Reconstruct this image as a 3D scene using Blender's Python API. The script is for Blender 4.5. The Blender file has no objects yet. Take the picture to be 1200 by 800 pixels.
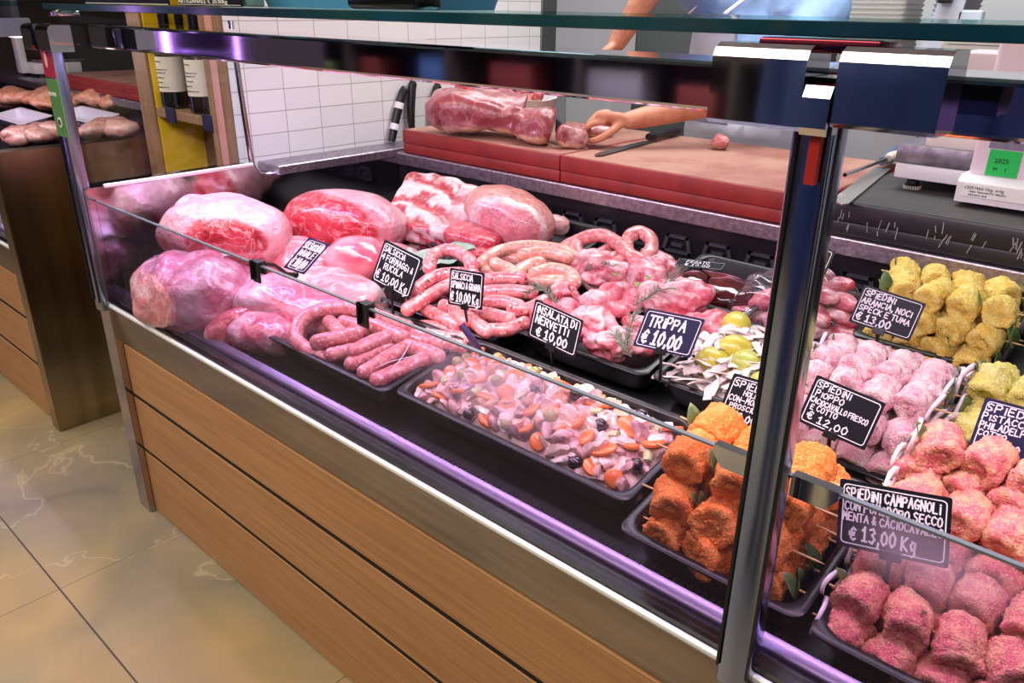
import bpy, bmesh, math, random
from mathutils import Vector, Matrix, noise
random.seed(7)
scene = bpy.context.scene
COL = scene.collection
PI = math.pi

# ------------------------------------------------------------------ camera
FPX = 920.0
RGT = Vector((0.740, 0.673, 0.012)); DWN = Vector((0.273, -0.284, -0.919)); FWD = Vector((-0.615, 0.683, -0.394))
FWD.normalize(); RGT = (RGT - FWD * RGT.dot(FWD)).normalized(); DWN = FWD.cross(RGT)
EYE = Vector((0, 0, 1.45))
cd = bpy.data.cameras.new('camera'); cam = bpy.data.objects.new('camera', cd); COL.objects.link(cam)
cd.sensor_width = 36.0; cd.lens = 36.0 * FPX / 1200.0; cd.clip_start = 0.02; cd.clip_end = 60
cam.matrix_world = Matrix(((RGT.x, -DWN.x, -FWD.x, EYE.x), (RGT.y, -DWN.y, -FWD.y, EYE.y), (RGT.z, -DWN.z, -FWD.z, EYE.z), (0, 0, 0, 1)))
scene.camera = cam
vs = scene.view_settings
vs.view_transform = 'Standard'; vs.look = 'None'; vs.gamma = 1; vs.exposure = 0.1; vs.use_curve_mapping = False
try:
    scene.cycles.max_bounces = 10; scene.cycles.transparent_max_bounces = 16
    scene.cycles.glossy_bounces = 4; scene.cycles.diffuse_bounces = 3
    scene.cycles.caustics_reflective = False; scene.cycles.caustics_refractive = False
    scene.cycles.sample_clamp_indirect = 4.0
except Exception:
    pass

# ------------------------------------------------------------------ light
w = bpy.data.worlds.new('world'); scene.world = w; w.use_nodes = True
w.node_tree.nodes['Background'].inputs[0].default_value = (0.75, 0.78, 0.85, 1)
w.node_tree.nodes['Background'].inputs[1].default_value = 0.20

def area(name, loc, size, energy, color, target=None, sy=None):
    l = bpy.data.lights.new(name, 'AREA'); l.shape = 'RECTANGLE'; l.size = size; l.size_y = sy or size
    l.energy = energy; l.color = color
    o = bpy.data.objects.new(name, l); COL.objects.link(o); o.location = loc
    d = (Vector(target) - Vector(loc)) if target else Vector((0, 0, -1))
    o.rotation_euler = d.to_track_quat('-Z', 'Y').to_euler()
    return o
area('ceiling_light_service', (-1.3, 2.3, 2.75), 2.6, 60, (0.97, 0.98, 1.0), sy=0.7)
area('ceiling_light_shop', (-1.2, -0.6, 2.75), 3.6, 70, (1.0, 0.88, 0.70), sy=1.0)
area('added_shelf_light', (-3.2, -1.7, 2.75), 6.5, 190, (1.0, 0.93, 0.86), target=(-3.2, -2.6, 1.3), sy=0.4)  # added lamp, brightens the shelves mirrored in the canopy
area('ceiling_light_aisle', (-3.6, 0.2, 2.75), 1.4, 26, (1.0, 0.90, 0.72), sy=0.6)

def S(r, g=None, b=None):
    if g is None: r, g, b = r
    f = lambda c: (c / 255 / 12.92) if c <= 10.3 else ((c / 255 + 0.055) / 1.055) ** 2.4
    return (f(r), f(g), f(b), 1.0)

# ------------------------------------------------------------------ geometry on the photograph's rays
def ray(px, py):
    return FWD + RGT * ((px - 600) / FPX) + DWN * ((py - 400) / FPX)
def at_z(px, py, z):
    d = ray(px, py); return EYE + d * ((z - EYE.z) / d.z)
def at_y(px, py, y):
    d = ray(px, py); return EYE + d * ((y - EYE.y) / d.y)
DK0, DKS, DKY = 0.655, 0.2, 0.85          # the display deck rises 11 degrees towards the back
def dkz(y, h=0.0): return DK0 + DKS * (y - DKY) + h
def deck(px, py, h=0.0):
    d = ray(px, py); t = (DK0 - DKS * DKY + h - EYE.z + DKS * EYE.y) / (d.z - DKS * d.y); return EYE + d * t
TILT = math.atan(DKS)

# ------------------------------------------------------------------ materials
MATS = {}
def node(nt, t, **kw):
    n = nt.nodes.new(t)
    for k, v in kw.items(): setattr(n, k, v)
    return n
def mat(name, col=(200, 200, 200), rough=0.5, metal=0.0, col2=None, ns=6.0, nd=4.0, lo=0.4, hi=0.6, attr=False, stretch=None,
        speck=None, bump=None, coat=0.0, sss=0.0, spec=0.5, emit=None, trans=0.0, vein=None, mott=None, speck2=None, rnd=0.0, aniso=0.0, alpha=None):
    if name in MATS: return MATS[name]
    m = bpy.data.materials.new(name); m.use_nodes = True; nt = m.node_tree; L = nt.links.new
    p = nt.nodes['Principled BSDF']
    p.inputs['Roughness'].default_value = rough; p.inputs['Metallic'].default_value = metal
    p.inputs['Coat Weight'].default_value = coat; p.inputs['Coat Roughness'].default_value = 0.08
    p.inputs['Specular IOR Level'].default_value = spec
    p.inputs['Transmission Weight'].default_value = trans
    if aniso: p.inputs['Anisotropic'].default_value = aniso
    if alpha is not None: p.inputs['Alpha'].default_value = alpha
    if sss:
        p.inputs['Subsurface Weight'].default_value = sss; p.inputs['Subsurface Radius'].default_value = (0.012, 0.004, 0.003); p.inputs['Subsurface Scale'].default_value = 1.0
    tc = node(nt, 'ShaderNodeTexCoord'); vec = tc.outputs['Object']
    if stretch:
        mp = node(nt, 'ShaderNodeMapping'); mp.inputs['Scale'].default_value = stretch; L(vec, mp.inputs[0]); svec = mp.outputs[0]
    else: svec = vec
    cur = None
    if attr:
        a = node(nt, 'ShaderNodeVertexColor', layer_name='Col'); cur = a.outputs[0]
    else:
        c = node(nt, 'ShaderNodeRGB'); c.outputs[0].default_value = S(col); cur = c.outputs[0]
    def mix(fac, a, b, mode='MIX'):
        x = node(nt, 'ShaderNodeMix', data_type='RGBA', blend_type=mode)
        if isinstance(fac, float): x.inputs[0].default_value = fac
        else: L(fac, x.inputs[0])
        L(a, x.inputs[6])
        if isinstance(b, tuple): x.inputs[7].default_value = b
        else: L(b, x.inputs[7])
        return x.outputs[2]
    if col2 is not None:
        n = node(nt, 'ShaderNodeTexNoise'); n.inputs['Scale'].default_value = ns; n.inputs['Detail'].default_value = nd; n.inputs['Roughness'].default_value = 0.62
        L(svec, n.inputs['Vector'])
        r = node(nt, 'ShaderNodeMapRange'); r.inputs[1].default_value = lo; r.inputs[2].default_value = hi; L(n.outputs[0], r.inputs[0])
        cur = mix(r.outputs[0], cur, S(col2))
    for sp in (speck, speck2):
        if sp:
            sc, thr, scol, amt = sp
            v = node(nt, 'ShaderNodeTexVoronoi'); v.inputs['Scale'].default_value = sc; L(vec, v.inputs['Vector'])
            n = node(nt, 'ShaderNodeTexNoise'); n.inputs['Scale'].default_value = sc * 0.7; L(vec, n.inputs['Vector'])
            ad = node(nt, 'ShaderNodeMath', operation='MULTIPLY_ADD'); L(n.outputs[0], ad.inputs[0]); ad.inputs[1].default_value = 0.9; L(v.outputs[0], ad.inputs[2])
            r = node(nt, 'ShaderNodeMapRange'); r.inputs[1].default_value = thr + 0.12; r.inputs[2].default_value = thr - 0.05; r.inputs[4].default_value = amt; L(ad.outputs[0], r.inputs[0])
            cur = mix(r.outputs[0], cur, S(scol))
    if vein:
        vsc, vw, vcol, vam = vein
        n = node(nt, 'ShaderNodeTexNoise'); n.inputs['Scale'].default_value = vsc; n.inputs['Detail'].default_value = 6; n.inputs['Distortion'].default_value = 1.2; L(svec, n.inputs['Vector'])
        sb = node(nt, 'ShaderNodeMath', operation='SUBTRACT'); L(n.outputs[0], sb.inputs[0]); sb.inputs[1].default_value = 0.5
        ab = node(nt, 'ShaderNodeMath', operation='ABSOLUTE'); L(sb.outputs[0], ab.inputs[0])
        r = node(nt, 'ShaderNodeMapRange'); L(ab.outputs[0], r.inputs[0]); r.inputs[1].default_value = vw; r.inputs[2].default_value = 0.0; r.inputs[3].default_value = 0; r.inputs[4].default_value = vam
        cur = mix(r.outputs[0], cur, S(vcol))
    if mott:
        msc, ma, mb = mott
        n = node(nt, 'ShaderNodeTexNoise'); n.inputs['Scale'].default_value = msc; n.inputs['Detail'].default_value = 6; n.inputs['Roughness'].default_value = .7; L(svec, n.inputs['Vector'])
        r = node(nt, 'ShaderNodeMapRange'); L(n.outputs[0], r.inputs[0]); r.inputs[1].default_value = .3; r.inputs[2].default_value = .7; r.inputs[3].default_value = ma; r.inputs[4].default_value = mb
        hm = node(nt, 'ShaderNodeHueSaturation'); L(r.outputs[0], hm.inputs['Value']); L(cur, hm.inputs['Color']); cur = hm.outputs[0]
    if rnd:
        oi = node(nt, 'ShaderNodeObjectInfo'); hs = node(nt, 'ShaderNodeHueSaturation')
        mr = node(nt, 'ShaderNodeMapRange'); mr.inputs[3].default_value = 1 - rnd; mr.inputs[4].default_value = 1 + rnd; L(oi.outputs['Random'], mr.inputs[0])
        L(mr.outputs[0], hs.inputs['Value']); L(cur, hs.inputs['Color']); cur = hs.outputs[0]
    L(cur, p.inputs['Base Color'])
    if bump:
        sc, st = bump[0], bump[1]
        n = node(nt, 'ShaderNodeTexNoise'); n.inputs['Scale'].default_value = sc; n.inputs['Detail'].default_value = 5; L(svec, n.inputs['Vector'])
        b = node(nt, 'ShaderNodeBump'); b.inputs['Strength'].default_value = st; b.inputs['Distance'].default_value = bump[2] if len(bump) > 2 else 0.004
        L(n.outputs[0], b.inputs['Height']); L(b.outputs[0], p.inputs['Normal'])
    if emit:
        p.inputs['Emission Color'].default_value = S(emit[0]); p.inputs['Emission Strength'].default_value = emit[1]
    MATS[name] = m
    return m

def glass(name, tint=(250, 253, 252), refl=1.0, fog_refl=None, rough=0.0, haze=0.0):
    """clear sheet glass: passes light straight through, mirrors more at grazing angles; fog = condensation and painted reflection patches (centre, radius, amount)"""
    m = bpy.data.materials.new(name); m.use_nodes = True; nt = m.node_tree; L = nt.links.new
    nt.nodes.remove(nt.nodes['Principled BSDF']); out = nt.nodes['Material Output']
    tr = node(nt, 'ShaderNodeBsdfTransparent'); tr.inputs[0].default_value = S(tint)
    gl = node(nt, 'ShaderNodeBsdfGlossy'); gl.inputs['Roughness'].default_value = rough
    lw = node(nt, 'ShaderNodeLayerWeight')
    pw = node(nt, 'ShaderNodeMath', operation='POWER'); L(lw.outputs['Facing'], pw.inputs[0]); pw.inputs[1].default_value = 4.0
    mr = node(nt, 'ShaderNodeMath', operation='MULTIPLY_ADD'); L(pw.outputs[0], mr.inputs[0]); mr.inputs[1].default_value = 0.85 * refl; mr.inputs[2].default_value = 0.04 * refl
    lw.inputs[0].default_value = 0.5
    mx = node(nt, 'ShaderNodeMixShader'); L(mr.outputs[0], mx.inputs[0]); L(tr.outputs[0], mx.inputs[1]); L(gl.outputs[0], mx.inputs[2])
    cur = mx.outputs[0]
    if fog_refl or haze:
        df = node(nt, 'ShaderNodeBsdfDiffuse'); df.inputs[0].default_value = S(225, 215, 230)
        tl = node(nt, 'ShaderNodeBsdfTranslucent'); tl.inputs[0].default_value = S(225, 205, 230)
        am = node(nt, 'ShaderNodeMixShader'); am.inputs[0].default_value = 0.7; L(df.outputs[0], am.inputs[1]); L(tl.outputs[0], am.inputs[2])
        geo = node(nt, 'ShaderNodeNewGeometry')
        tot = None
        ns = node(nt, 'ShaderNodeTexNoise'); ns.inputs['Scale'].default_value = 9; L(geo.outputs['Position'], ns.inputs['Vector'])
        for c, r, a in (fog_refl or []):
            d = node(nt, 'ShaderNodeVectorMath', operation='SUBTRACT'); L(geo.outputs['Position'], d.inputs[0]); d.inputs[1].default_value = c
            sc = node(nt, 'ShaderNodeVectorMath', operation='DIVIDE'); L(d.outputs[0], sc.inputs[0]); sc.inputs[1].default_value = r
            ln = node(nt, 'ShaderNodeVectorMath', operation='LENGTH'); L(sc.outputs[0], ln.inputs[0])
            ad = node(nt, 'ShaderNodeMath', operation='ADD'); L(ln.outputs['Value'], ad.inputs[0]); L(ns.outputs[0], ad.inputs[1])
            k = node(nt, 'ShaderNodeMapRange', interpolation_type='SMOOTHSTEP'); L(ad.outputs[0], k.inputs[0]); k.inputs[1].default_value = 1.5; k.inputs[2].default_value = 0.5; k.inputs[3].default_value = 0; k.inputs[4].default_value = a
            if tot is None: tot = k.outputs[0]
            else:
                s = node(nt, 'ShaderNodeMath', operation='ADD'); L(tot, s.inputs[0]); L(k.outputs[0], s.inputs[1]); tot = s.outputs[0]
        if haze:  # even milky film over the whole sheet
            s = node(nt, 'ShaderNodeMath', operation='ADD'); s.inputs[1].default_value = haze
            if tot: L(tot, s.inputs[0])
            else: s.inputs[0].default_value = 0
            tot = s.outputs[0]
        m2 = node(nt, 'ShaderNodeMixShader'); L(tot, m2.inputs[0]); L(cur, m2.inputs[1]); L(am.outputs[0], m2.inputs[2]); cur = m2.outputs[0]
    L(cur, out.inputs[0])
    return m

# ------------------------------------------------------------------ mesh helpers
def wl(o):
    v = Vector(o.location)
    while o.parent: o = o.parent; v += Vector(o.location)
    return v
def obj(name, bm, m, parent=None, smooth=False, local=False):
    me = bpy.data.meshes.new(name)
    if isinstance(bm, bpy.types.Mesh): me = bm
    else:
        bmesh.ops.recalc_face_normals(bm, faces=bm.faces[:]) if not getattr(bm, 'keep', False) else None
        bm.to_mesh(me); bm.free()
    if m is not None:
        for x in (m if isinstance(m, (list, tuple)) else [m]): me.materials.append(x)
    if smooth:
        me.shade_smooth() if smooth is True else me.shade_smooth()
        if smooth is not True: me.set_sharp_from_angle(angle=math.radians(smooth))
    o = bpy.data.objects.new(name, me); COL.objects.link(o)
    if parent:
        o.parent = parent
        if not local:
            off = wl(parent); me.transform(Matrix.Translation(-off))
    return o
def tag(o, label=None, cat=None, group=None, kind=None):
    if label: o['label'] = label
    if cat: o['category'] = cat
    if group: o['group'] = group
    if kind: o['kind'] = kind
    return o
def thing(name, loc, label, cat, group=None, kind=None):
    o = bpy.data.objects.new(name, None); COL.objects.link(o); o.location = loc; o.empty_display_size = 0.05
    return tag(o, label, cat, group, kind)
def struct(name, bm, m, smooth=False):
    return tag(obj(name, bm, m, None, smooth), kind='structure')
def dup(root, loc, rot=None, label=None, group=None, scale=None):
    r = root.copy(); COL.objects.link(r); r.location = loc
    if rot is not None: r.rotation_euler = rot
    if scale is not None: r.scale = scale
    if label: r['label'] = label
    if group: r['group'] = group
    for ch in list(root.children):
        c = ch.copy(); COL.objects.link(c); c.parent = r
        for g in ch.children:
            d = g.copy(); COL.objects.link(d); d.parent = c
    return r
NB = bmesh.new
def box(bm, x0, x1, y0, y1, z0, z1, bev=0.0, seg=2, M=None):
    r = bmesh.ops.create_cube(bm, size=1.0); vs_ = r['verts']
    for v in vs_: v.co = Vector((x0 + (v.co.x + .5) * (x1 - x0), y0 + (v.co.y + .5) * (y1 - y0), z0 + (v.co.z + .5) * (z1 - z0)))
    if bev:
        es = list({e for v in vs_ for e in v.link_edges})
        q = bmesh.ops.bevel(bm, geom=es, offset=bev, segments=seg, affect='EDGES', profile=0.5)
        vs_ = list({v for f in q['faces'] for v in f.verts} | {v for v in vs_ if v.is_valid})
    if M is not None:
        for v in vs_: v.co = M @ v.co
    return bm
def spline(pts, n=8, closed=False):
    P = [Vector(p) for p in pts]; out = []; N = len(P)
    for i in range(N if closed else N - 1):
        if closed: a, b, c, d = P[(i - 1) % N], P[i], P[(i + 1) % N], P[(i + 2) % N]
        else: a, b, c, d = P[max(i - 1, 0)], P[i], P[i + 1], P[min(i + 2, N - 1)]
        for k in range(n):
            t = k / n; out.append(0.5 * ((2 * b) + (c - a) * t + (2 * a - 5 * b + 4 * c - d) * t * t + (3 * b - a - 3 * c + d) * t ** 3))
    if not closed: out.append(P[-1])
    return out
def tube(bm, pts, rad, seg=10, caps=True, flat=1.0, closed=False):
    P = [Vector(p) for p in pts]; N = len(P); R = rad if isinstance(rad, (list, tuple)) else [rad] * N
    up = None; rings = []
    for i, p in enumerate(P):
        t = (P[(i + 1) % N] - P[i - 1]) if closed else (P[min(i + 1, N - 1)] - P[max(i - 1, 0)])
        t = t.normalized() if t.length > 1e-9 else Vector((1, 0, 0))
        if up is None: up = Vector((0, 0, 1)) if abs(t.z) < .9 else Vector((1, 0, 0))
        s = t.cross(up)
        if s.length < 1e-6: s = t.orthogonal()
        s.normalize(); up = s.cross(t).normalized()
        rings.append([bm.verts.new(p + (s * math.cos(2 * PI * k / seg) + up * math.sin(2 * PI * k / seg) * flat) * R[i]) for k in range(seg)])
    for i in range(N if closed else N - 1):
        a, b = rings[i], rings[(i + 1) % N]
        for k in range(seg): bm.faces.new((a[k], a[(k + 1) % seg], b[(k + 1) % seg], b[k]))
    if caps and not closed:
        bm.faces.new(rings[0][::-1]); bm.faces.new(rings[-1])
    return bm
def lathe(bm, prof, seg=24, c=(0, 0, 0), axis='Z'):
    c = Vector(c); rings = []
    for r, z in prof:
        ring = []
        for k in range(seg):
            a = 2 * PI * k / seg; p = (r * math.cos(a), r * math.sin(a), z)
            if axis == 'X': p = (z, r * math.cos(a), r * math.sin(a))
            if axis == 'Y': p = (r * math.cos(a), z, r * math.sin(a))
            ring.append(bm.verts.new(c + Vector(p)))
        rings.append(ring)
    for a, b in zip(rings, rings[1:]):
        for k in range(seg): bm.faces.new((a[k], a[(k + 1) % seg], b[(k + 1) % seg], b[k]))
    bm.faces.new(rings[0][::-1]); bm.faces.new(rings[-1])
    return bm
def prism(bm, poly, M, d):
    """polygon (u,v) extruded by d along the local normal; M maps (u,v,n) to the world"""
    a = [bm.verts.new(M @ Vector((u, v, 0))) for u, v in poly]; b = [bm.verts.new(M @ Vector((u, v, d))) for u, v in poly]; n = len(poly)
    bm.faces.new(a[::-1]); bm.faces.new(b)
    for i in range(n): bm.faces.new((a[i], a[(i + 1) % n], b[(i + 1) % n], b[i]))
    return bm
def rrect(x0, x1, y0, y1, r, n=5):
    out = []
    for cx, cy, a0 in ((x1 - r, y1 - r, 0), (x0 + r, y1 - r, 90), (x0 + r, y0 + r, 180), (x1 - r, y0 + r, 270)):
        for k in range(n + 1):
            a = math.radians(a0 + 90 * k / n); out.append((cx + r * math.cos(a), cy + r * math.sin(a)))
    return out
def loft(bm, loops, cap0=True, cap1=True):
    R = [[bm.verts.new(p) for p in lp] for lp in loops]; n = len(R[0])
    for a, b in zip(R, R[1:]):
        for k in range(n): bm.faces.new((a[k], a[(k + 1) % n], b[(k + 1) % n], b[k]))
    if cap0: bm.faces.new(R[0][::-1])
    if cap1: bm.faces.new(R[-1])
    return bm
def fbm(p, sc, o=4): return noise.fractal(Vector(p) * sc, 0.9, 2.0, o)
def blob(bm, r, sub=4, namp=0.06, nsc=6.0, seed=0.0, shape=None, c=(0, 0, 0), rot=None, sq=1.0, flatbot=None):
    """lumpy ellipsoid; sq<1 squares it off; shape(dir)->scale"""
    q = bmesh.ops.create_icosphere(bm, subdivisions=sub, radius=1.0); c = Vector(c); so = Vector((seed, seed * 1.7, -seed))
    Rm = rot.to_matrix() if rot is not None else None
    for v in q['verts']:
        d = v.co.normalized()
        p = Vector([math.copysign(abs(k) ** sq, k) * s for k, s in zip(d, r)])
        if shape: p *= shape(d)
        p += d * (noise.fractal((p + so) * nsc, 0.9, 2.0, 3) * namp)
        if flatbot is not None and p.z < -flatbot: p.z = -flatbot + (p.z + flatbot) * 0.15
        if Rm: p = Rm @ p
        v.co = p + c
    return bm
def paint(o, fn):
    me = o.data; ca = me.color_attributes.new('Col', 'FLOAT_COLOR', 'POINT')
    for v in me.vertices:
        c = fn(v.co, v.normal); ca.data[v.index].color = c
def lerp(a, b, t):
    t = min(1, max(0, t)); return tuple(x + (y - x) * t for x, y in zip(a, b))
def smst(a, b, x):
    t = min(1, max(0, (x - a) / (b - a))); return t * t * (3 - 2 * t)

# ------------------------------------------------------------------ common materials
STEEL = mat('brushed_steel', (172, 168, 160), 0.28, 1.0, (140, 134, 126), 3, 3, 0.35, 0.65, stretch=(1, 1, 40), bump=(300, 0.05, 0.0005))
STEELF = mat('fascia_steel', (160, 150, 138), 0.24, 1.0, (128, 120, 110), 2.2, 3, 0.3, 0.7, stretch=(1, 4, 14))
MIRROR = mat('polished_steel', (196, 190, 196), 0.09, 1.0, (170, 164, 172), 4, 2, 0.3, 0.7)
CHROME = mat('chrome', (205, 206, 214), 0.06, 1.0)
LIP = mat('wet_steel', (196, 184, 196), 0.38, 1.0, (150, 138, 152), 60, 5, 0.35, 0.65, bump=(140, 0.5, 0.002))
BLACKP = mat('black_plastic', (20, 20, 24), 0.38)
BLACKG = mat('black_gloss', (10, 10, 12), 0.18)
DARKPL = mat('dark_back_panel', (26, 24, 30), 0.3, bump=(40, 0.1))
OUTLET = mat('outlet_plastic', (62, 58, 70), 0.45)
TRAYM = mat('tray_plastic', (22, 22, 27), 0.32, bump=(200, 0.08, 0.001))
OAK = mat('oak_laminate', (172, 126, 82), 0.42, 0, (150, 104, 64), 4.0, 6, 0.38, 0.66, stretch=(0.55, 9, 22), bump=(40, 0.04, 0.001))
OAKD = mat('oak_frame', (150, 116, 82), 0.5, 0, (122, 90, 60), 5, 5, 0.35, 0.65, stretch=(14, 14, 0.8))
REDB = mat('red_cutting_board', (150, 42, 40), 0.5, 0, (128, 32, 32), 9, 4, 0.4, 0.7, stretch=(2, 1, 1), bump=(90, 0.15, 0.001))
REDT = mat('worn_board_top', (172, 128, 112), 0.75, 0, (146, 90, 80), 5, 6, 0.42, 0.68, bump=(60, 0.35, 0.0015))
BLKB = mat('black_cutting_board', (30, 29, 34), 0.42, bump=(60, 0.2, 0.001))
BLKT = mat('black_board_top', (52, 51, 52), 0.6, 0, (74, 72, 70), 5, 5, 0.4, 0.7)
WHITEP = mat('white_plastic', (226, 226, 228), 0.4)
GLASS = glass('sheet_glass', (246, 250, 250), 0.55)
GLASSF = glass('front_glass', (232, 226, 238), 0.30, fog_refl=[(tuple(at_y(575, 450, 0.772)), (0.24, 0.3, 0.085), 0.28), (tuple(at_y(1090, 650, 0.772)), (0.10, 0.3, 0.08), 0.22)], haze=0.005)  # first patch is condensation, second paints a jacket reflection
TEAL = mat('glass_edge_teal', (6, 62, 70), 0.12, 0, (10, 40, 62), 1.2, 2, 0.4, 0.6, coat=0.6)
EDGE = mat('glass_edge_pale', (96, 104, 112), 0.25, coat=0.3)
LED = mat('led_strip', (255, 240, 255), 0.5, emit=((255, 205, 250), 9.0))

# ------------------------------------------------------------------ room
def marble():
    m = bpy.data.materials.new('marble_floor'); m.use_nodes = True; nt = m.node_tree; L = nt.links.new; p = nt.nodes['Principled BSDF']
    tc = node(nt, 'ShaderNodeTexCoord'); V = tc.outputs['Object']
    def nz(sc, d, dist=0.0):
        n = node(nt, 'ShaderNodeTexNoise'); n.inputs['Scale'].default_value = sc; n.inputs['Detail'].default_value = d; n.inputs['Distortion'].default_value = dist; L(V, n.inputs['Vector']); return n.outputs[0]
    def ramp(src, pts):
        r = node(nt, 'ShaderNodeValToRGB'); e = r.color_ramp.elements
        e[0].position, e[0].color = pts[0][0], S(pts[0][1]); e[1].position, e[1].color = pts[-1][0], S(pts[-1][1])
        for q, c in pts[1:-1]:
            x = e.new(q); x.color = S(c)
        L(src, r.inputs[0]); return r.outputs[0]
    base = ramp(nz(2.2, 5, 0.8), [(0.30, (96, 90, 76)), (0.44, (132, 122, 102)), (0.54, (146, 132, 106)), (0.72, (176, 154, 114))])
    tint = ramp(nz(1.1, 2), [(0.38, (130, 120, 122)), (0.5, (126, 120, 98)), (0.62, (156, 130, 82))])
    mx = node(nt, 'ShaderNodeMix', data_type='RGBA'); mx.inputs[0].default_value = 0.45; L(base, mx.inputs[6]); L(tint, mx.inputs[7])
    # thin pale veins where a warped noise crosses its middle
    v = nz(1.3, 9, 0.9); s = node(nt, 'ShaderNodeMath', operation='SUBTRACT'); L(v, s.inputs[0]); s.inputs[1].default_value = 0.5
    a = node(nt, 'ShaderNodeMath', operation='ABSOLUTE'); L(s.outputs[0], a.inputs[0])
    k = node(nt, 'ShaderNodeMapRange'); L(a.outputs[0], k.inputs[0]); k.inputs[1].default_value = 0.006; k.inputs[2].default_value = 0.0; k.inputs[3].default_value = 0; k.inputs[4].default_value = 0.3
    m2 = node(nt, 'ShaderNodeMix', data_type='RGBA'); L(k.outputs[0], m2.inputs[0]); L(mx.outputs[2], m2.inputs[6]); m2.inputs[7].default_value = S(214, 198, 166)
    # tile joints
    sep = node(nt, 'ShaderNodeSeparateXYZ'); L(V, sep.inputs[0])
    def joint(o, off, per, wd):
        ad = node(nt, 'ShaderNodeMath', operation='SUBTRACT'); L(o, ad.inputs[0]); ad.inputs[1].default_value = off - per * 0.5
        mo = node(nt, 'ShaderNodeMath', operation='PINGPONG'); L(ad.outputs[0], mo.inputs[0]); mo.inputs[1].default_value = per * 0.5
        g = node(nt, 'ShaderNodeMath', operation='GREATER_THAN'); L(mo.outputs[0], g.inputs[0]); g.inputs[1].default_value = per * 0.5 - wd; return g.outputs[0]
    jy = joint(sep.outputs['Y'], 0.432, 0.80, 0.0022); jx = joint(sep.outputs['X'], -1.206, 0.80, 0.0010)
    mxj = node(nt, 'ShaderNodeMath', operation='MAXIMUM'); L(jy, mxj.inputs[0]); L(jx, mxj.inputs[1])
    m3 = node(nt, 'ShaderNodeMix', data_type='RGBA'); L(mxj.outputs[0], m3.inputs[0]); L(m2.outputs[2], m3.inputs[6]); m3.inputs[7].default_value = S(52, 46, 40)
    L(m3.outputs[2], p.inputs['Base Color']); p.inputs['Roughness'].default_value = 0.32
    return m
def tiles():
    m = bpy.data.materials.new('white_wall_tile'); m.use_nodes = True; nt = m.node_tree; L = nt.links.new; p = nt.nodes['Principled BSDF']
    tc = node(nt, 'ShaderNodeTexCoord'); sep = node(nt, 'ShaderNodeSeparateXYZ'); L(tc.outputs['Object'], sep.inputs[0])
    cb = node(nt, 'ShaderNodeCombineXYZ'); L(sep.outputs['Y'], cb.inputs[0]); L(sep.outputs['Z'], cb.inputs[1])
    b = node(nt, 'ShaderNodeTexBrick'); b.offset = 0.0; b.squash = 1.0
    L(cb.outputs[0], b.inputs['Vector']); b.inputs['Scale'].default_value = 1.0; b.inputs['Brick Width'].default_value = 0.131; b.inputs['Row Height'].default_value = 0.0665
    b.inputs['Mortar Size'].default_value = 0.0016; b.inputs['Mortar Smooth'].default_value = 0.3
    b.inputs['Color1'].default_value = S(232, 230, 228); b.inputs['Color2'].default_value = S(226, 224, 224); b.inputs['Mortar'].default_value = S(176, 168, 162)
    L(b.outputs['Color'], p.inputs['Base Color']); p.inputs['Roughness'].default_value = 0.22
    bp = node(nt, 'ShaderNodeBump'); bp.inputs['Strength'].default_value = 0.5; bp.inputs['Distance'].default_value = 0.002; bp.invert = True; L(b.outputs['Fac'], bp.inputs['Height']); L(bp.outputs[0], p.inputs['Normal'])
    return m
WALLP = mat('painted_wall', (206, 208, 210), 0.6)
DARKW = mat('dark_wall', (104, 98, 116), 0.7, 0, (84, 78, 92), 2)
struct('floor', box(NB(), -8, 2.5, -3, 5, -0.05, 0), marble())
struct('ceiling', box(NB(), -8, 2.5, -3, 5, 2.9, 2.95), mat('ceiling_paint', (200, 196, 190), 0.8))
struct('wall_left', box(NB(), -2.40, -2.285, 1.26, 2.69, 0, 2.9), tiles())
struct('wall_back', box(NB(), -8, 2.5, 3.6, 3.7, 0, 2.9), WALLP)
struct('wall_right', box(NB(), 2.4, 2.5, -3, 3.6, 0, 2.9), WALLP)
struct('wall_front', box(NB(), -8, 2.5, -3.1, -3.0, 0, 2.9), DARKW)
struct('wall_far_left', box(NB(), -8.1, -8, -3, 3.6, 0, 2.9), mat('aisle_wall', (70, 62, 56), 0.7))

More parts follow.
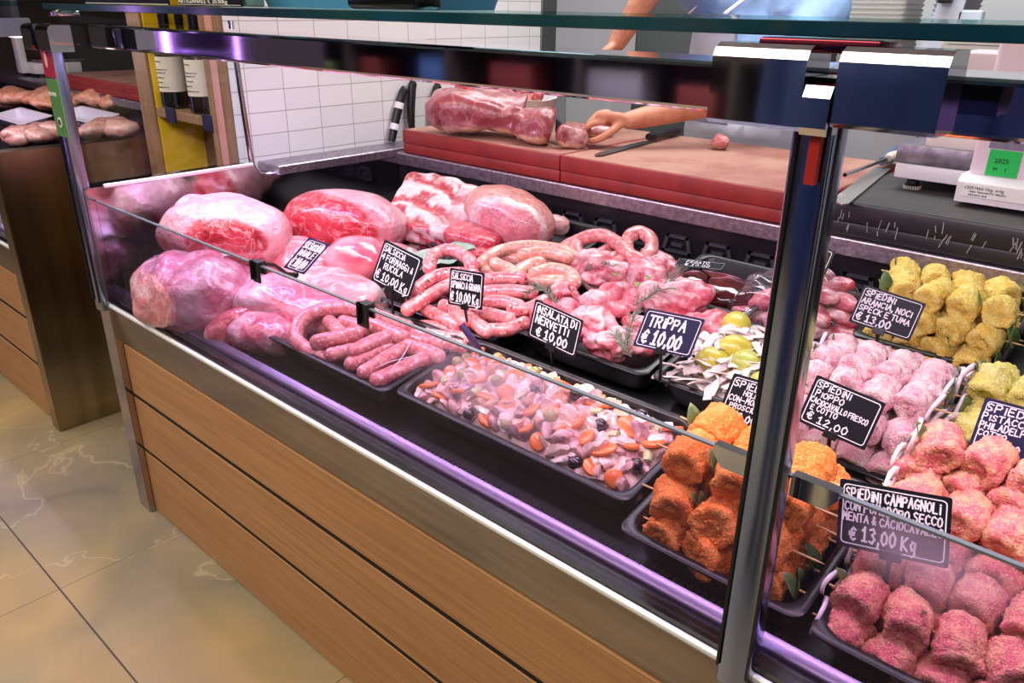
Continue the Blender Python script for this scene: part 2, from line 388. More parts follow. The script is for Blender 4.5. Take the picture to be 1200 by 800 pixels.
# ------------------------------------------------------------------ display counters
YF = 0.770                      # front of the oak cladding
def counter(X0, X1, nm, label, detailed=True):
    """serve-over display counter whose left end stands at X0; all fixed parts belong to it"""
    C = thing(nm, ((X0 + X1) / 2, YF, 0), label, 'display counter')
    xi = X0 + 0.07              # inside of the left end panel
    xe = X1
    cut = 0 if detailed else 0.07
    a0, a1 = (xi, xe) if detailed else (X0, xe - 0.07)
    for z0, z1 in ((0.004, 0.213), (0.227, 0.395), (0.409, 0.560)):
        obj('oak_panel', box(NB(), a0 + .002, a1, YF, YF + .0155, z0, z1, 0.0012, 1), OAK, C)
    obj('backing_board', box(NB(), a0, a1, YF + .0160, YF + .0175, 0, 0.565), mat('groove_black', (10, 6, 6), 0.9), C)
    for zg in (.2200, .4020): obj('groove_strip', box(NB(), a0, a1, YF + .0025, YF + .0158, zg - .0068, zg + .0068), mat('groove_black', (10, 6, 6), 0.9), C)
    # steel fascia above the oak, rolled slightly out at the foot
    prof = [(YF + .006, .562), (YF + .002, .566), (YF - .004, .60), (YF - .007, .64), (YF - .008, .672), (YF + .03, .672), (YF + .03, .562)]
    loops = [[Vector((x, y, z)) for y, z in prof] for x in (a0, a1)]
    obj('steel_fascia', loft(NB(), loops), STEELF, C, 30)
    obj('bumper_strip', tube(NB(), [(a0, YF - .012, .678), (a1, YF - .012, .678)], 0.0062, 10), mat('bright_trim', (235, 240, 238), 0.3, 0.4), C, 60)
    obj('glass_channel', box(NB(), a0, a1, YF - .007, YF + .024, .672, .688, .003, 1), BLACKG, C)
    prof = [(YF + .024, .66), (YF + .024, .690), (YF + .03, .698), (YF + .046, .702), (YF + .056, .692), (YF + .068, .66)]
    obj('inner_rail', loft(NB(), [[Vector((x, y, z)) for y, z in prof] for x in (a0, a1)]), mat('rail_steel', (128, 116, 146), 0.30, 1.0), C, 40)
    # end panel of polished steel: straight front edge, lowered behind
    ex0, ex1 = (X0, X0 + .07) if detailed else (xe - .07, xe)
    pz = [(YF - .018, 0), (2.40, 0), (2.40, .955), (1.30, .955), (1.255, .97), (1.235, 1.0), (YF - .018, 1.0)]
    bm = prism(NB(), pz, Matrix(((0, 0, 1, ex0), (1, 0, 0, 0), (0, 1, 0, 0), (0, 0, 0, 1))), ex1 - ex0)
    es = [e for e in bm.edges]
    bmesh.ops.bevel(bm, geom=es, offset=0.003, segments=2, affect='EDGES')
    obj('end_panel', bm, MIRROR if detailed else mat('gold_reflection_steel', (172, 156, 128), 0.2, 1.0, (150, 132, 100), 2, 2, stretch=(1, 6, 0.3)), C, 30)  # far panel: gold reflections put into the steel colour
    # deck and back wall
    D = [Vector((0, YF + .06, .648)), Vector((0, 0.85, DK0)), Vector((0, 1.80, dkz(1.80))), Vector((0, 1.80, dkz(1.80) - .03)), Vector((0, YF + .06, .62))]
    obj('display_deck', loft(NB(), [[p + Vector((x, 0, 0)) for p in D] for x in (a0, a1)]), BLACKP, C)
    obj('back_panel', box(NB(), a0, a1, 1.80, 1.815, dkz(1.78), .935), DARKPL, C)
    obj('steel_worktop', box(NB(), a0 - (0 if not detailed else .0), a1, 1.785, 2.42, .932, .974, .004, 2), LIP, C)
    obj('rear_panel', box(NB(), a0, a1, 2.36, 2.38, 0, .932), STEEL, C)
    # lamp canopy under the glass shelf
    cx0, cx1 = (X0 + .05, xe) if detailed else (X0, xe - .05)
    pr = rrect(.842, .960, 1.339, 1.394, .006, 3)
    obj('lamp_canopy', loft(NB(), [[Vector((x, y, z)) for y, z in pr] for x in (cx0, cx1)]), mat('canopy_mirror', (205, 195, 220), 0.05, 1.0), C, 12)
    strip = obj('led_strip', box(NB(), cx0 + .04, cx1, .915, .945, 1.3355, 1.340), LED, C)
    # glass shelf: clear sheet, its polished front edge dark teal
    sh = obj('glass_shelf', box(NB(), X0 + .06 if detailed else X0, xe if detailed else xe - .06, .748, 1.16, 1.427, 1.440), glass('shelf_glass', (205, 232, 228), 0.5), C)
    obj('polished_edge', box(NB(), X0 + .06 if detailed else X0, xe if detailed else xe - .06, .744, .748, 1.4268, 1.4402, .001, 1), TEAL, sh)
    return C
CT = counter(-2.235, 0.75, 'display_counter', 'oak-fronted butcher display counter full of raw meat, nearest the viewer')
area('canopy_lamp', (-0.95, 0.868, 1.333), 2.5, 9.5, (1.0, 0.76, 0.94), target=(-0.95, 0.93, 0.7), sy=0.03)
area('canopy_lamp', (-0.95, 0.935, 1.333), 2.5, 4.4, (1.0, 0.76, 0.92), target=(-0.95, 1.45, 0.8), sy=0.03)
area('canopy_lamp', (-1.85, 0.95, 1.333), 0.6, 2.8, (0.60, 0.45, 1.0), target=(-1.95, 1.15, 0.7), sy=0.04)  # added violet lamp, tints the left end like purple glass reflections
XR = -0.289                     # x of the glass post
XL = -2.195
# grille of short slots along the front of the deck
bm = NB()
x = -2.15
while x < 0.4:
    box(bm, x, x + .006, .842, .876, .6545, .6600); x += .0125
obj('air_grille', bm, mat('grille_plastic', (40, 38, 46), 0.4), CT)
# row of air outlets low on the back wall
bm = NB(); x = -2.02
while x < 0.5:
    z0, z1, y = .846, .893, 1.796
    for q in ([(x, z0), (x + .092, z0), (x + .092, z0 + .007), (x, z0 + .007)], [(x + .012, z1 - .007), (x + .08, z1 - .007), (x + .08, z1), (x + .012, z1)],
              [(x, z0), (x + .01, z0), (x + .022, z1), (x + .012, z1)], [(x + .082, z0), (x + .092, z0), (x + .08, z1), (x + .07, z1)],
              [(x + .03, z0 + .018), (x + .062, z0 + .018), (x + .062, z0 + .026), (x + .03, z0 + .026)]):
        prism(bm, q, Matrix(((1, 0, 0, 0), (0, 0, 1, y - .004), (0, 1, 0, 0), (0, 0, 0, 1))), .008)
    x += .118
obj('air_outlets', bm, OUTLET, CT)
# steel upstand on the left behind the worktop
obj('side_ledge', box(NB(), -2.285, -2.165, 1.32, 2.42, .955, .985, .003, 1), LIP, CT)
# lower front panes with their polished top edges
for xa, xb in ((XL + .035, XR - .016), (XR + .016, 0.73)):
    pn = obj('front_glass', box(NB(), xa, xb, .770, .776, .684, .966), GLASSF, CT)
    obj('polished_edge', box(NB(), xa, xb, .7695, .7765, .9655, .9685), EDGE, pn)
# end pane: high in front, stepped down behind with a rounded inner corner
pl = [(.785, 1.0), (1.232, 1.0), (1.243, 1.37), (.785, 1.42)]
obj('end_glass', prism(NB(), pl, Matrix(((0, 0, 1, -2.204), (1, 0, 0, 0), (0, 1, 0, 0), (0, 0, 0, 1))), .008), GLASS, CT)
pts = [(-2.2, 1.237, 1.40), (-2.2, 1.243, 1.2), (-2.2, 1.250, 1.02)] + [(-2.2, 1.250 + .05 * (1 - math.cos(a)), 1.01 - .055 * math.sin(a)) for a in [i * PI / 16 for i in range(1, 8)]] + [(-2.2, 1.31, .957), (-2.2, 1.5, .960), (-2.2, 1.79, .964)]
obj('edge_trim', tube(NB(), pts, .0085, 10), CHROME, CT, 60)
obj('ledge_trim', box(NB(), -2.172, -2.163, .80, 1.235, .995, 1.006, .002, 1), mat('pale_trim', (235, 230, 238), 0.3, 0.6), CT)
# chrome posts
def post(x, name='glass_post', top=1.378):
    a = Vector((x, .752, .664)); b = Vector((x - .006, .752, top))
    P = []
    for c in (a, b):
        P.append([Vector((c.x + u, c.y + v, c.z)) for u, v in rrect(-.021, .021, -.016, .020, .006, 3)])
    o = obj(name, loft(NB(), P), mat('post_steel', (150, 162, 190), 0.16, 1.0), CT, 40)  # blue of mirrored jacket and jeans put into the steel colour
    # the two bright lips that hold the panes
    for s in (-1, 1):
        obj('glass_seal', box(NB(), x + s * .0195 - .0015, x + s * .0195 + .0015, .733, .737, .690, top), BLACKP, o)
    return o
pr_ = post(XR + .002); pl_ = post(XL)
# chrome glass clamps flanking each post, its cap, and the plate under the shelf
def clamp(xa, xb, z0, z1, y0=.716, y1=.768):
    pr2 = [(y1, z0), (y0 + .004, z0), (y0, z0 + .004), (y0, z1 - .012), (y0 + .004, z1 - .004), (y0 + .012, z1), (y1, z1)]
    bm = loft(NB(), [[Vector((x, y, z)) for y, z in pr2] for x in (xa, xb)])
    return obj('glass_clamp', bm, CHROME, CT, 14)
def px_x(px, y=.72): return at_y(px, 80, y).x
def px_z(px, py, y=.72): return at_y(px, py, y).z
clamp(at_y(833, 100, .718).x, at_y(943, 100, .718).x, at_y(888, 149, .718).z, at_y(888, 51, .718).z)
clamp(at_y(980, 100, .718).x, at_y(1109, 100, .718).x, at_y(1045, 157, .718).z, at_y(1045, 57, .718).z)
XC = at_y(963, 75, .712).x
pr2 = [(.766, 1.345), (.716, 1.345), (.711, 1.352), (.711, 1.378), (.716, 1.388), (.728, 1.394), (.766, 1.394)]
obj('post_cap', loft(NB(), [[Vector((x, y, z)) for y, z in pr2] for x in (XC - .0125, XC + .0125)]), CHROME, CT, 14)
obj('clamp_screw', box(NB(), XC - .004, XC + .006, .722, .73, 1.300, 1.345), mat('red_tab', (160, 34, 30), 0.4), CT)
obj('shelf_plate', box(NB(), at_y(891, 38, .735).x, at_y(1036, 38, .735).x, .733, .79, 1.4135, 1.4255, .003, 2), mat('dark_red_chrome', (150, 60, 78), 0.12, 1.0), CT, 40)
clamp(XL - .075, XL - .02, 1.335, 1.395); clamp(XL + .022, XL + .10, 1.335, 1.395)
obj('shelf_plate', box(NB(), XL + .07, XL + .115, .733, .79, 1.4135, 1.4255, .003, 2), CHROME, CT, 40)
# red and green review card clipped to the left post
rv = thing('review_card', (XL + .005, .735, 1.15), 'small green card fixed to the left glass post, under a painted red clamp reflection', 'card')
def facecard(bm, x0, x1, z0, z1, y, t=.002): return box(bm, x0, x1, y, y + t, z0, z1)
rx0, rx1 = XL - .006, XL + .062
obj('red_reflection', facecard(NB(), rx0, rx1, 1.275, 1.345, .727), mat('reflection_red', (150, 22, 24), 0.35), rv)
bm = lathe(NB(), [(.010, -.0005), (.010, .0005)], 20, (0, 0, 0), 'Y')
for v in bm.verts: v.co = Vector((v.co.x * .8 + rx0 + .028, .7264 + v.co.y, v.co.z * 1.8 + 1.315))
obj('oval_reflection', bm, mat('reflection_pink', (222, 170, 160), 0.5), rv)
gs = obj('green_sheet', facecard(NB(), rx0 + .002, rx1 + .004, 1.135, 1.272, .727), mat('card_green', (74, 128, 52), 0.4), rv)
def text(name, s, size, loc, rot, m, parent, ext=.0004, align='LEFT', sx=1.0):
    c = bpy.data.curves.new(name, 'FONT'); c.body = s; c.size = size; c.extrude = ext; c.align_x = align; c.resolution_u = 2
    o = bpy.data.objects.new(name, c); COL.objects.link(o)
    dg = bpy.context.evaluated_depsgraph_get(); me = bpy.data.meshes.new_from_object(o.evaluated_get(dg)); bpy.data.objects.remove(o)
    me.transform(Matrix.Translation(Vector(loc)) @ rot.to_matrix().to_4x4() @ Matrix.Diagonal((sx, 1, 1, 1)))
    me.materials.clear()
    return obj(name, me, m, parent)
from mathutils import Euler
WT = mat('white_ink', (240, 240, 236), 0.6)
UPX = Euler((PI / 2, 0, 0))
text('lettering', 'RECENSI', .0125, (rx0 + .003, .7262, 1.232), UPX, WT, gs)
bm = lathe(NB(), [(.012, -.0006), (.012, .0006)], 20, (rx0 + .036, .7262, 1.17), 'Y'); obj('round_logo', bm, WT, gs)
bm = lathe(NB(), [(.008, -.0004), (.008, .0004)], 20, (rx0 + .036, .7252, 1.17), 'Y'); obj('logo_core', bm, mat('card_dark', (40, 40, 40), 0.5), gs)

# ------------------------------------------------------------------ neighbouring counter beyond the gap
LC = counter(-6.9, -2.885, 'display_counter', 'second display counter further left with gold reflections coloured into its steel end panel', False)
lp = obj('front_glass', box(NB(), -6.8, -2.96, .770, .776, .684, .966), GLASS, LC)
area('canopy_lamp', (-4.3, 0.95, 1.333), 2.6, 8, (1.0, 0.80, 0.94), target=(-4.3, 1.3, 0.7), sy=0.04)
def board(name, x0, x1, y0, y1, mt, mtop, label, group=None, z0=.9745, t=.078, edge=.004):
    t_ = thing(name, ((x0 + x1) / 2, (y0 + y1) / 2, z0), label, 'cutting board', group)
    bm = NB(); box(bm, x0, x1, y0, y1, z0, z0 + t * .42, edge, 2); obj('lower_slab', bm, mt, t_, 40)
    bm = NB(); box(bm, x0, x1, y0 - .003, y1, z0 + t * .42, z0 + t - .001, edge, 2); obj('upper_slab', bm, mt, t_, 40)
    obj('cutting_surface', box(NB(), x0 + .006, x1 - .006, y0 + .004, y1 - .006, z0 + t - .003, z0 + t), mtop, t_)
    return t_
board('cutting_board', -5.2, -3.6, 1.80, 2.38, REDB, REDT, 'red cutting board on the worktop of the second counter')
# shop scale on the second counter
def scale(loc, label, nm='shop_scale'): ...
def add_scale(cx, cy, z, s, label):
    t = thing('shop_scale', (cx, cy, z), label, 'scale')
    obj('scale_body', box(NB(), cx - .19 * s, cx + .19 * s, cy - .05 * s, cy + .28 * s, z + .02 * s, z + .10 * s, .012 * s), WHITEP, t, 40)
    obj('weighing_plate', box(NB(), cx - .2 * s, cx + .2 * s, cy - .02 * s, cy + .30 * s, z + .105 * s, z + .12 * s, .004 * s), STEEL, t, 40)
    obj('display_column', box(NB(), cx - .05 * s, cx + .05 * s, cy - .09 * s, cy - .04 * s, z + .02 * s, z + .42 * s, .01 * s), WHITEP, t, 40)
    obj('display_screen', box(NB(), cx - .17 * s, cx + .17 * s, cy - .11 * s, cy - .06 * s, z + .40 * s, z + .53 * s, .01 * s), mat('screen_grey', (90, 96, 104), 0.2), t, 40)
    for sx in (-.16, .16): obj('foot', lathe(NB(), [(.02 * s, z), (.02 * s, z + .02 * s)], 12, (cx + sx * s, cy, 0)), BLACKP, t)
    return t
p = at_y(38, 78, 1.95); add_scale(p.x, 1.95, .9745, 0.9, 'white shop scale on the second counter, beyond the green card')
# meats and trays in the second counter
PINKM = mat('pale_meat_cut', (206, 130, 118), 0.35, 0, (232, 190, 176), 26, 4, 0.4, 0.62, coat=0.4)
ORM = mat('orange_meat_cut', (222, 138, 104), 0.4, 0, (236, 186, 160), 30, 4, 0.42, 0.62, coat=0.3)
WTRAY = mat('white_tray', (222, 216, 230), 0.35)
def tray(name, x0, x1, y0, y1, h, m, label, cat='tray', group=None, dep=.062, rim=.018, tilt=True):
    """rectangular food pan with a flange, sloping walls and a rounded floor, resting on the inclined deck"""
    cx, cy = (x0 + x1) / 2, (y0 + y1) / 2; a, b = (x1 - x0) / 2, (y1 - y0) / 2 / math.cos(TILT)
    rot = Matrix.Rotation(TILT, 4, 'X'); base = Vector((cx, cy, dkz(cy, h)))
    def lp(ins, z, r): return [base + (rot @ Vector((u, v, z))) for u, v in rrect(-a + ins, a - ins, -b + ins, b - ins, r, 5)]
    L_ = [lp(.002, -.005, .02), lp(0, -.003, .02), lp(0, 0, .02), lp(.003, .002, .019), lp(rim, .002, .03), lp(rim + .004, -.002, .028), lp(rim + .009, -dep + .012, .03), lp(rim + .02, -dep, .03)]
    L2 = [lp(rim + .02, -dep - .003, .03), lp(rim + .007, -dep + .010, .032), lp(rim + .001, -.005, .03)]
    bm = NB(); R = [[bm.verts.new(q) for q in l] for l in (L2 + [L_[0]] + L_[1:])]
    n = len(R[0])
    for i in range(len(R) - 1):
        for k in range(n): bm.faces.new((R[i][k], R[i][(k + 1) % n], R[i + 1][(k + 1) % n], R[i + 1][k]))
    bm.faces.new(R[0][::-1]); bm.faces.new(R[-1])
    o = obj(name, bm, m, None, 45)
    o.data.transform(Matrix.Translation(-base)); o.location = base
    return tag(o, label, cat, group)
tray('food_tray', -5.25, -4.75, 1.40, 1.57, .075, WTRAY, 'white tray in the second counter, left of the green card', dep=.05)
tray('food_tray', -4.80, -4.30, 1.58, 1.74, .075, WTRAY, 'white tray deeper in the second counter, below the scale', dep=.05)
for i, (px, py, h, k, g) in enumerate([(22, 158, .07, 0, 0), (38, 155, .07, 0, 0), (52, 157, .06, 0, 0), (66, 153, .07, 0, 0), (120, 150, .07, 0, 0), (138, 148, .07, 0, 0),
                                     (10, 116, .05, 1, 0), (22, 113, .05, 1, 0), (34, 116, .05, 1, 0), (55, 112, .05, 1, 0), (66, 117, .05, 1, 0), (75, 118, .05, 1, 0), (118, 116, .05, 1, 0), (130, 114, .05, 1, 0), (143, 116, .05, 1, 0)]):
    q = deck(px, py, .06 if k == 0 else .08); pass
    r = (.14, .08, .045) if k == 0 else (.19, .10, .05)
    bm = blob(NB(), r, 3, .02, 9, i * 3.1, c=(0, 0, 0), rot=Euler((TILT, 0, i * 1.3)))
    o = obj('meat_cut', bm, PINKM if k == 0 else ORM, None, True); o.location = q
    tag(o, 'pale pink meat cut at the front of the second counter' if k == 0 else 'orange-pink meat cut in the back row of the second counter', 'meat', 'meat cuts in the second counter front row' if k == 0 else 'meat cuts in the second counter back row')
# small price sign clipped in the second counter
p = at_y(63, 92, 1.5)
t = thing('price_tag', p, 'tall lilac price sign standing in the second counter', 'price tag')
obj('card', box(NB(), p.x - .05, p.x + .05, p.y - .002, p.y + .002, p.z - .07, p.z + .06, .001, 1), mat('lilac_card', (206, 190, 236), 0.4), t)
obj('stem', tube(NB(), [(p.x, p.y, p.z - .07), (p.x, p.y, dkz(p.y, .03))], .004, 6), BLACKP, t)

# ------------------------------------------------------------------ bottle niche in the passage behind the gap
NX0, NX1, NY0, NY1 = -2.86, -2.289, 1.228, 1.41
N = thing('bottle_niche', ((NX0 + NX1) / 2, NY0, 0), 'oak niche cabinet lined in yellow at the wall end, holding bottles', 'cabinet')
obj('post', box(NB(), NX0, NX0 + .10, NY0, NY1, 0, 2.3, .003, 1), OAKD, N); obj('post', box(NB(), NX1 - .085, NX1, NY0, NY1, 0, 2.3, .003, 1), OAKD, N)
obj('pink_edge_strip', box(NB(), NX1 - .034, NX1 + .001, NY0 - .006, NY0, 0, 2.3, .002, 1), mat('rose_wood', (196, 140, 126), 0.5), N)
obj('yellow_liner', box(NB(), NX0 + .10, NX0 + .108, NY0 + .01, NY1 - .02, .30, 2.2), mat('yellow_liner', (238, 200, 30), 0.45), N)
obj('back_board', box(NB(), NX0 + .10, NX1 - .085, NY1 - .02, NY1, .02, 2.2), mat('niche_back', (110, 84, 50), 0.55, 0, (86, 64, 38), 5, 4, stretch=(3, 3, .6)), N)
obj('shelf', box(NB(), NX0 + .108, NX1 - .085, NY0 + .005, NY1 - .02, 1.085, 1.115, .002, 1), OAKD, N)
obj('shelf', box(NB(), NX0 + .108, NX1 - .085, NY0 + .005, NY1 - .02, .55, .58, .002, 1), OAKD, N)
obj('top_panel', box(NB(), NX0 + .1, NX1 - .085, NY0, NY1, 2.2, 2.3), OAKD, N)
def bottle(x, y, z, r, label, lab, text_=None):
    t = thing('wine_bottle', (x, y, z), label, 'bottle')
    obj('glass_body', lathe(NB(), [(r * .8, z), (r, z + .006), (r, z + .19), (r * .92, z + .205), (r * .5, z + .235), (r * .36, z + .25), (r * .34, z + .30), (r * .38, z + .302), (r * .38, z + .312), (r * .3, z + .313)], 28, (x, y, 0)), mat('bottle_glass', (16, 20, 16), 0.06, coat=1.0), t, 40)
    la = obj('label', lathe(NB(), [(r + .0004, z + .055), (r + .0006, z + .165)], 28, (x, y, 0)), lab, t, 40)
    # rows of small print
    bm = NB()
    for i, dz in enumerate((.15, .125, .115, .10, .085, .07)):
        a0 = -PI / 2 + .35
        for k in range(4 + (i * 3) % 4):
            a = a0 - .45 + k * .15
            c = Vector((x + (r + .0012) * math.cos(a), y + (r + .0012) * math.sin(a), z + dz))
            box(bm, c.x - .003, c.x + .003, c.y - .0006, c.y + .0006, c.z - .0015, c.z + .0015)
    obj('small_print', bm, mat('ink_grey', (70, 70, 70), 0.6), la)
    obj('foil_cap', lathe(NB(), [(r * .36, z + .26), (r * .40, z + .262), (r * .40, z + .316), (r * .3, z + .318)], 20, (x, y, 0)), mat('dark_foil', (30, 26, 30), 0.3, 0.6), t, 40)
bottle(-2.702, 1.280, 1.115, .043, 'dark bottle with pale label next to the yellow niche wall', mat('label_cream', (220, 212, 190), 0.5))
p = at_y(235, 90, 1.285); bottle(p.x, p.y, 1.115, .044, 'dark bottle with cream printed label beside the right niche post', mat('label_cream', (220, 212, 190), 0.5))
p = at_y(219, 90, 1.335); bottle(p.x, p.y, 1.115, .034, 'slim dark bottle standing between the two labelled bottles', mat('label_dark', (40, 36, 40), 0.5))
for px, lab in ((243, 'dark blue shelf tag under the right bottle'), (199, 'small dark shelf tag under the left bottle')):
    p = at_y(px, 144 if px > 220 else 134, NY0 - .002)
    o = obj('shelf_tag', box(NB(), p.x - .03, p.x + .03, NY0 - .003, NY0 + .004, 1.075, 1.125, .001, 1), mat('navy_card', (24, 30, 58), 0.4)); tag(o, lab, 'tag')

# ------------------------------------------------------------------ back of the shop
tag(obj('door_1', box(NB(), -3.05, -2.35, 3.52, 3.598, 0, 2.2, .004, 1), mat('cold_room_door', (214, 218, 220), 0.35)), kind='structure')
bm = box(NB(), -3.02, -2.98, 3.49, 3.52, 1.2, 1.55, .006, 2)
d = obj('door_handle', bm, BLACKP, bpy.data.objects['door_1'])
tag(obj('trim_1', box(NB(), -2.41, -2.280, 2.692, 2.79, 0, 2.9, .003, 1), mat('steel_jamb', (150, 150, 150), 0.3, 0.9)), kind='structure')
# dark cabinet behind the butcher
cb = thing('tall_cabinet', (-1.9, 3.3, 0), 'tall grey cabinet against the back wall behind the butcher', 'cabinet')
obj('body', box(NB(), -2.12, -1.7, 3.15, 3.58, 0, 2.1, .004, 1), mat('grey_cabinet', (66, 72, 70), 0.5), cb); obj('door', box(NB(), -2.10, -1.72, 3.13, 3.15, .05, 2.05, .003, 1), mat('grey_cabinet_door', (78, 86, 84), 0.45), cb)
obj('handle', tube(NB(), [(-1.76, 3.12, .95), (-1.76, 3.11, 1.2), (-1.76, 3.12, 1.45)], .007, 8), CHROME, cb)
# low counter along the back, stacks of trays on it
bc = thing('back_counter', (-0.9, 3.3, 0), 'pale worktop unit along the back wall', 'counter')
obj('body', box(NB(), -1.66, 1.2, 3.0, 3.58, 0.05, 1.22, .004, 1), mat('back_unit', (190, 188, 190), 0.5), bc)
obj('worktop', box(NB(), -1.68, 1.22, 2.96, 3.59, 1.22, 1.25, .004, 1), STEEL, bc)
def stack(px0, px1, py, y, n, label, m, z0=1.2505, pitch=.016, dy=.22):
    a = at_y(px0, py, y).x; b = at_y(px1, py, y).x
    for i in range(n):
        o = None
        z = z0 + i * pitch
        bm = NB()
        lo = [Vector((u, v, z)) for u, v in rrect(a + .012, b - .012, y + .012, y + dy - .012, .015, 3)]
        hi = [Vector((u, v, z + .026)) for u, v in rrect(a, b, y, y + dy, .02, 3)]
        hi2 = [Vector((u, v, z + .026)) for u, v in rrect(a + .004, b - .004, y + .004, y + dy - .004, .02, 3)]
        lo2 = [Vector((u, v, z + .004)) for u, v in rrect(a + .016, b - .016, y + .016, y + dy - .016, .015, 3)]
        loft(bm, [lo, hi, hi2, lo2]); c = Vector(((a + b) / 2, y + dy / 2, z))
        o = obj('foam_tray', bm, m, None, 40); o.data.transform(Matrix.Translation(-c)); o.location = c
        tag(o, label, 'tray', label + 's')
FOAM = mat('white_foam', (228, 226, 222), 0.7)
stack(918, 975, 15, 2.98, 22, 'white foam tray in the stack left of the leaning white board', FOAM)
stack(985, 1060, 15, 2.98, 22, 'white foam tray in the stack right beside the black clip', FOAM)
stack(1090, 1130, 15, 2.98, 20, 'pale grey foam tray in the rightmost tall stack', mat('grey_foam', (176, 172, 178), 0.7))
o = obj('green_tray', box(NB(), at_y(928, 15, 3.0).x - .02, at_y(945, 15, 3.0).x, 2.9, 2.955, 1.2505, 1.46, .004, 1), mat('pale_green', (196, 214, 190), 0.6)); tag(o, 'pale green tray edge standing beside the foam tray stacks', 'tray')
p = at_y(1107, 10, 2.85)
bm = prism(NB(), [(-.07, 1.2505), (.03, 1.2505), (.075, 1.75), (.03, 1.75)], Matrix(((1, 0, 0, p.x), (0, 0, 1, 2.86), (0, 1, 0, 0), (0, 0, 0, 1))), .012)
tag(obj('white_board', bm, mat('pale_board', (206, 212, 226), 0.4)), 'leaning pale board between the foam tray stacks', 'board')
p = at_y(1101, 10, 2.80); tag(obj('black_clip', box(NB(), p.x - .02, p.x + .02, 2.83, 2.858, 1.47, 1.53, .005, 2), BLACKP), 'black clip on the leaning pale board', 'clip')
p = at_y(1135, 18, 2.85); tag(obj('socket_box', box(NB(), p.x - .035, p.x + .035, 2.86, 2.90, 1.2505, 1.452, .006, 2), mat('pale_blue_plastic', (196, 210, 226), 0.4)), 'pale blue plastic box beside the rightmost tray stack', 'box')
# ------------------------------------------------------------------ on the worktop
xj = at_z(660, 181, 1.052).x
board('cutting_board', -2.14, xj - .0015, 1.80, 2.385, REDB, REDT, 'worn red cutting board at the tiled wall, under the raw meat')
board('cutting_board', xj + .0015, -.675, 1.80, 2.385, REDB, REDT, 'worn red cutting board nearer the chrome post, with a knife on it')
bb = board('cutting_board', -.665, .72, 1.80, 2.385, BLKB, BLKT, 'scratched black cutting board under the white scale')
bm = NB(); rr = random.Random(3)
for i in range(34):
    u = rr.choice([-.62, -.6, -.55, -.5, -.42, -.40, -.36, -.33, -.27, -.25, -.22]) + rr.uniform(-.02, .02); v = rr.uniform(.985, 1.02); ln = rr.uniform(.008, .028); a = rr.uniform(-.3, .35)
    d = Vector((math.sin(a), 0, math.cos(a))) * ln; s = .0006 + rr.random() * .0006
    y = 1.7996 if v + ln < 1.006 else 1.7966
    q = [Vector((u - s, y - .0003, v)), Vector((u + s, y - .0003, v)), Vector((u + s, y - .0003, v)) + d, Vector((u - s, y - .0003, v)) + d]
    bm.faces.new([bm.verts.new(k) for k in q])
obj('knife_scratches', bm, mat('scratch_pale', (150, 146, 152), 0.7), [c for c in bb.children if c.name.startswith('upper')][0])
# knives hanging on the tiled wall
def wall_knife(px, py0, py1, label, band=False):
    a = at_y(px[1], py1, 0); 
    d = ray(px[0], py0); t = (-2.262 - 0) / d.x; A = EYE + d * t
    d = ray(px[1], py1); t = (-2.262 - 0) / d.x; B = EYE + d * t
    u = (A - B)
    k = thing('wall_knife', B, label, 'knife')
    P = spline([B, B + u * .35 + Vector((0, -.002, 0)), B + u * .7, A + Vector((0, .004, -.004)), A + Vector((0, .012, .002))], 6)
    n = len(P); R = [.013 + .003 * math.sin(i / n * PI) + (.003 if i > n * .8 else 0) for i in range(n)]; R[-1] = .009; R[0] = .012
    obj('handle', tube(NB(), P, R, 12), BLACKP, k, 50)
    hb = B.z - .990; bl = [(0, 0), (.03, 0), (.034, -hb * .5), (.022, -hb * .85), (.004, -hb)]
    M_ = Matrix(((0, 0, 1, B.x - .001), (1, 0, 0, B.y - .015), (0, 1, 0, B.z + .005), (0, 0, 0, 1)))
    obj('blade', prism(NB(), bl, M_, .002), STEEL, k)
    if band:
        for f in (.30, .72):
            c = B + u * f; obj('white_tape', tube(NB(), [c - u * .06, c + u * .06], .0175, 12), WHITEP, k, 50)
wall_knife((471, 459), 107, 166, 'black knife handle with two white tape bands on the tiled wall', True)
wall_knife((482, 482), 99, 146, 'upright black knife handle hanging on tiles beside the taped one')
wall_knife((511, 507), 102, 142, 'black knife handle on the tiles nearest the raw meat')
ZB = 1.0535
# boning knife lying on the red board
A = at_z(698, 182, ZB + .004); B = at_z(760, 164, ZB + .008); Cc = at_z(795, 154, ZB + .012)
kn = thing('boning_knife', B, 'black-handled knife lying on the right red cutting board', 'knife')
d = (A - B); d.z = 0; L_ = d.length; d.normalize(); s = Vector((-d.y, d.x, 0))
M_ = Matrix(((d.x, s.x, 0, B.x), (d.y, s.y, 0, B.y), (0, 0, 1, ZB + .002), (0, 0, 0, 1)))
obj('blade', prism(NB(), [(0, -.014), (L_ * .5, -.017), (L_ * .85, -.016), (L_ * .98, -.008), (L_, 0), (L_ * .95, .012), (L_ * .5, .014), (0, .013)], M_, .003), mat('knife_steel', (120, 122, 122), 0.3, 1.0), kn)
P = spline([B, B + (Cc - B) * .4 + Vector((0, 0, .004)), B + (Cc - B) * .8 + Vector((0, 0, .002)), Cc], 5)
for q in P: q.z = max(q.z, ZB + .017)
obj('handle', tube(NB(), P, [.013, .016, .017, .015, .014, .014, .015, .016, .017, .017, .018, .018, .018, .017, .015, .010], 12, flat=.85), BLACKP, kn, 50)
